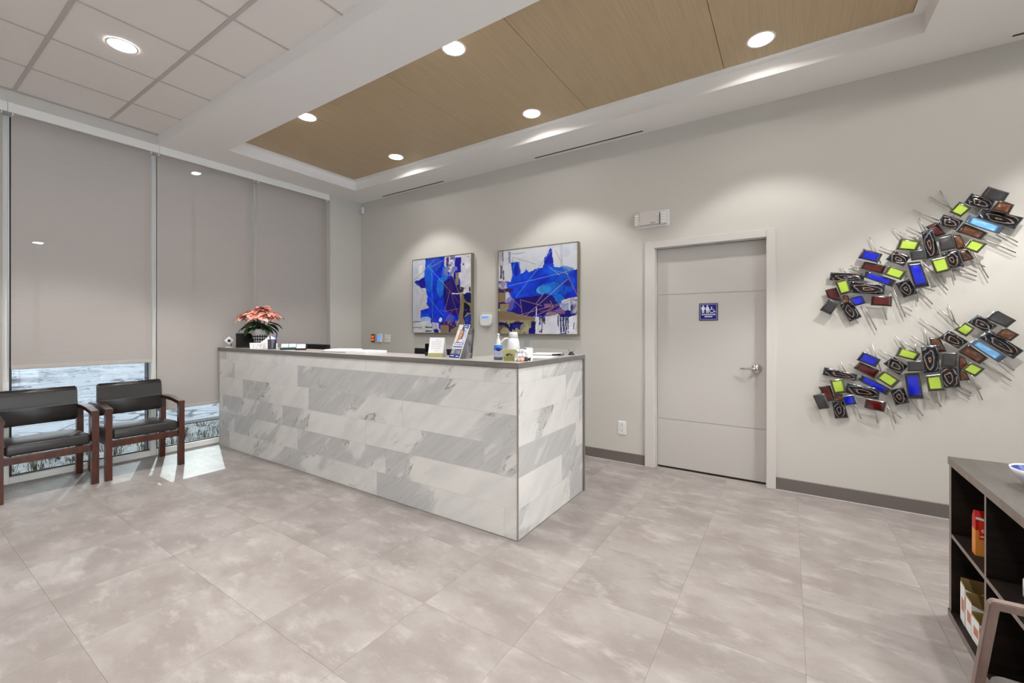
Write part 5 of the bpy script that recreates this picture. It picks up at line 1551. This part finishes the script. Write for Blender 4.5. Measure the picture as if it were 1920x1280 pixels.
# sheets, clipboard, pen and clip on the short side of the desk
t = thing('paper_sheet', 'single white sheet lying on the short side of the desk', 'paper', (-1.575, 2.820, ZD + 0.0002), R(12))
b = MB(); b.box(-0.10, 0.10, -0.13, 0.13, 0, 0.0014); b.build('sheet', M_PAPER, t)
t = thing('clipboard', 'clipboard with white papers at the end of the desk', 'clipboard', (-1.675, 3.100, ZD), R(18))
b = MB(); b.box(-0.12, 0.12, -0.125, 0.125, 0, 0.004, 0.001, 1); b.build('board', mat('hardboard', lin(120, 104, 92), 0.5), t)
b = MB(); b.box(-0.108, 0.108, -0.120, 0.110, 0.0042, 0.0105); b.build('papers', M_PAPER, t)
t = thing('bulldog_clip', 'black metal clip lying at the right end of the desk', 'clip', (-1.482, 3.160, ZD + 0.0003), R(40))
b = MB(); b.prism([(-0.022, 0.0), (0.022, 0.0), (0.004, 0.026), (-0.004, 0.026)], 'y', -0.025, 0.025); b.build('jaw', M_BLACK, t)
b = MB(); b.tube([(-0.012, -0.02, 0.024), (-0.020, -0.02, 0.045), (-0.020, 0.02, 0.045), (-0.012, 0.02, 0.024)], 0.0016, 6); b.tube([(0.006, -0.02, 0.024), (0.026, -0.018, 0.040), (0.026, 0.018, 0.040), (0.006, 0.02, 0.024)], 0.0016, 6); b.build('wire_handle', M_CHROME, t)
t = thing('marker', 'thick black marker lying beside the clip', 'pen', (-1.530, 3.020, ZD + 0.0085), R(75))
b = MB(); b.tube([(-0.065, 0, 0), (0.02, 0, 0)], 0.008, 10); b.build('barrel', M_BLACK, t)
b = MB(); b.tube([(0.02, 0, 0), (0.06, 0, 0), (0.066, 0, 0)], [0.009, 0.0085, 0.006], 10); b.build('cap', M_GREY, t)

# ------------------------------------------------------------------ dark cube shelf at the right
SX0, SX1, SY0, SY1, SH = 0.623, 1.010, 1.900, 2.760, 0.735
shelf = thing('cube_shelf', 'low dark brown cube shelf with open compartments at the right edge', 'shelf', ((SX0 + SX1) / 2, (SY0 + SY1) / 2, 0))
ax, ay = shelf.location.x, shelf.location.y
def S(name, x0, x1, y0, y1, z0, z1, top=None):
    b = MB(); cx_, cy_, cz_ = (x0 + x1) / 2, (y0 + y1) / 2, (z0 + z1) / 2
    b.box(x0 - cx_, x1 - cx_, y0 - cy_, y1 - cy_, z0 - cz_, z1 - cz_)
    o = b.build(name, [M_SHELF, M_SHELFEDGE, M_SHELFTOP], shelf, (cx_ - ax, cy_ - ay, cz_))
    for p in o.data.polygons:
        if p.normal.x < -0.9:
            p.material_index = 1
        elif top and (p.normal.z > 0.9 or abs(p.normal.y) > 0.9):
            p.material_index = 2
    return o
S('top_board', SX0 - 0.004, SX1, SY0 - 0.004, SY1 + 0.004, SH - 0.034, SH, True)
S('bottom_board', SX0 - 0.004, SX1, SY0 - 0.004, SY1 + 0.004, 0.0, 0.032)
S('side_board', SX0, SX1, SY1 - 0.030, SY1, 0.032, SH - 0.034)
S('side_board', SX0, SX1, SY0, SY0 + 0.030, 0.032, SH - 0.034)
S('divider', SX0 + 0.001, SX1 - 0.008, 2.322, 2.340, 0.032, SH - 0.034)
for a, c in ((2.340, SY1 - 0.030), (SY0 + 0.030, 2.322)):
    S('shelf_board', SX0 + 0.001, SX1 - 0.008, a, c, 0.373, 0.391)
S('back_board', SX1 - 0.008, SX1, SY0 + 0.030, SY1 - 0.030, 0.032, SH - 0.034)

# things on and in the shelf
t = thing('bowl', 'white bowl with a blue inside on top of the dark shelf', 'bowl', (0.786, 2.380, SH))
b = MB(); b.lathe([(0, 0.0), (0.036, 0.0), (0.038, 0.006), (0.060, 0.026), (0.078, 0.052), (0.085, 0.072), (0.081, 0.072), (0.079, 0.068)], 36); b.build('outside', mat('bowl_glaze', lin(226, 228, 240), 0.2), t)
b = MB(); b.lathe([(0.0795, 0.0685), (0.073, 0.052), (0.055, 0.030), (0, 0.020)], 36); b.build('inside', mat('bowl_blue', lin(62, 78, 150), 0.2), t)
t = thing('snack_carton', 'upright red and orange snack carton on the middle shelf', 'carton', (0.704, 2.542, 0.391))
W2, D2, H2 = 0.057, 0.020, 0.180
b = MB(); b.box(-W2, W2, -D2, D2, 0, 0.105); b.build('lower_body', mat('carton_orange', lin(232, 150, 62), 0.4), t)
b = MB(); b.box(-W2, W2, -D2, D2, 0.105, 0.150); b.prism([(-D2, 0.150), (D2, 0.150), (0.004, H2), (-0.004, H2)], 'x', -W2, W2); b.build('upper_body', mat('carton_red', lin(196, 30, 26), 0.4), t)
b = MB(); b.box(-W2 + 0.010, W2 - 0.004, -D2 - 0.0008, -D2, 0.068, 0.145); b.build('label_panel', mat('label_red', lin(216, 56, 30), 0.4), t)
b = MB(); b.prism([(-W2 + 0.001, 0.150), (W2, 0.132), (W2, 0.140), (-W2 + 0.001, 0.160)], 'y', -D2 - 0.0014, -D2 - 0.0008); b.build('white_swoosh', M_PAPER, t)
text_mesh('lettering', 'ORIGINAL', 0.0165, M_PAPER, t, (-0.003, -D2 - 0.0012, 0.104), (R(90), 0, 0), 0.0003, 0.98, 0.0007)
b = MB(); b.box(-W2 + 0.014, W2 - 0.010, -D2 - 0.0013, -D2 - 0.0008, 0.079, 0.083); b.box(-W2 + 0.030, W2 - 0.030, -D2 - 0.0013, -D2 - 0.0008, 0.073, 0.075); b.build('small_print', M_PAPER, t)
for k, (y, hgt, x, lb) in enumerate(((2.654, 0.185, 0.687, 'tallest open kraft snack box on the bottom shelf, at the back of its row'), (2.580, 0.158, 0.687, 'middle open kraft snack box on the bottom shelf'), (2.508, 0.118, 0.688, 'shortest open kraft snack box on the bottom shelf, nearest the chair'))):
    t = thing('snack_box', lb, 'box', (x, y, 0.032), R(-3 + 3 * k))
    b = MB()
    hw, hd = 0.045, 0.034
    b.box(-hw, hw, -hd, -hd + 0.0015, 0, hgt - 0.030); b.box(-hw, hw, hd - 0.0015, hd, 0, hgt)
    b.box(-hw, -hw + 0.0015, -hd + 0.0015, hd - 0.0015, 0, hgt - 0.012); b.box(hw - 0.0015, hw, -hd + 0.0015, hd - 0.0015, 0, hgt - 0.012); b.box(-hw, hw, -hd, hd, 0, 0.0015)
    b.build('carton', M_KRAFT, t)
    b = MB(); b.prism([(-hw - 0.001, 0.004), (hw + 0.001, 0.004), (hw + 0.001, hgt - 0.040), (0.01, hgt - 0.026), (-0.012, hgt - 0.036), (-hw - 0.001, hgt - 0.018)], 'y', -hd - 0.0008, -hd); b.box(-hw - 0.0008, -hw, -hd, hd, 0.004, hgt - 0.018); b.build('white_sleeve', M_PAPER, t)
    b = MB(); b.prism([(-hw, hgt * 0.42), (hw - 0.03, hgt * 0.36), (hw - 0.04, hgt * 0.55), (-hw, hgt * 0.72)], 'y', -hd - 0.0014, -hd - 0.0008); b.box(-hw - 0.0014, -hw - 0.0008, -hd + 0.006, hd - 0.020, hgt * 0.3, hgt * 0.6); b.build('orange_print', mat('print_orange', lin(206, 132, 104), 0.5), t)
t = thing('white_jar', 'small white jar with a green lid on the middle shelf at the right edge', 'jar', (0.722, 2.215, 0.391))
b = MB(); b.lathe([(0, 0), (0.034, 0), (0.037, 0.005), (0.037, 0.060), (0.032, 0.070), (0, 0.071)], 24); b.build('body', M_WHITE, t)
b = MB(); b.lathe([(0.033, 0.069), (0.034, 0.088), (0, 0.090)], 24); b.build('lid', MLF2, t)
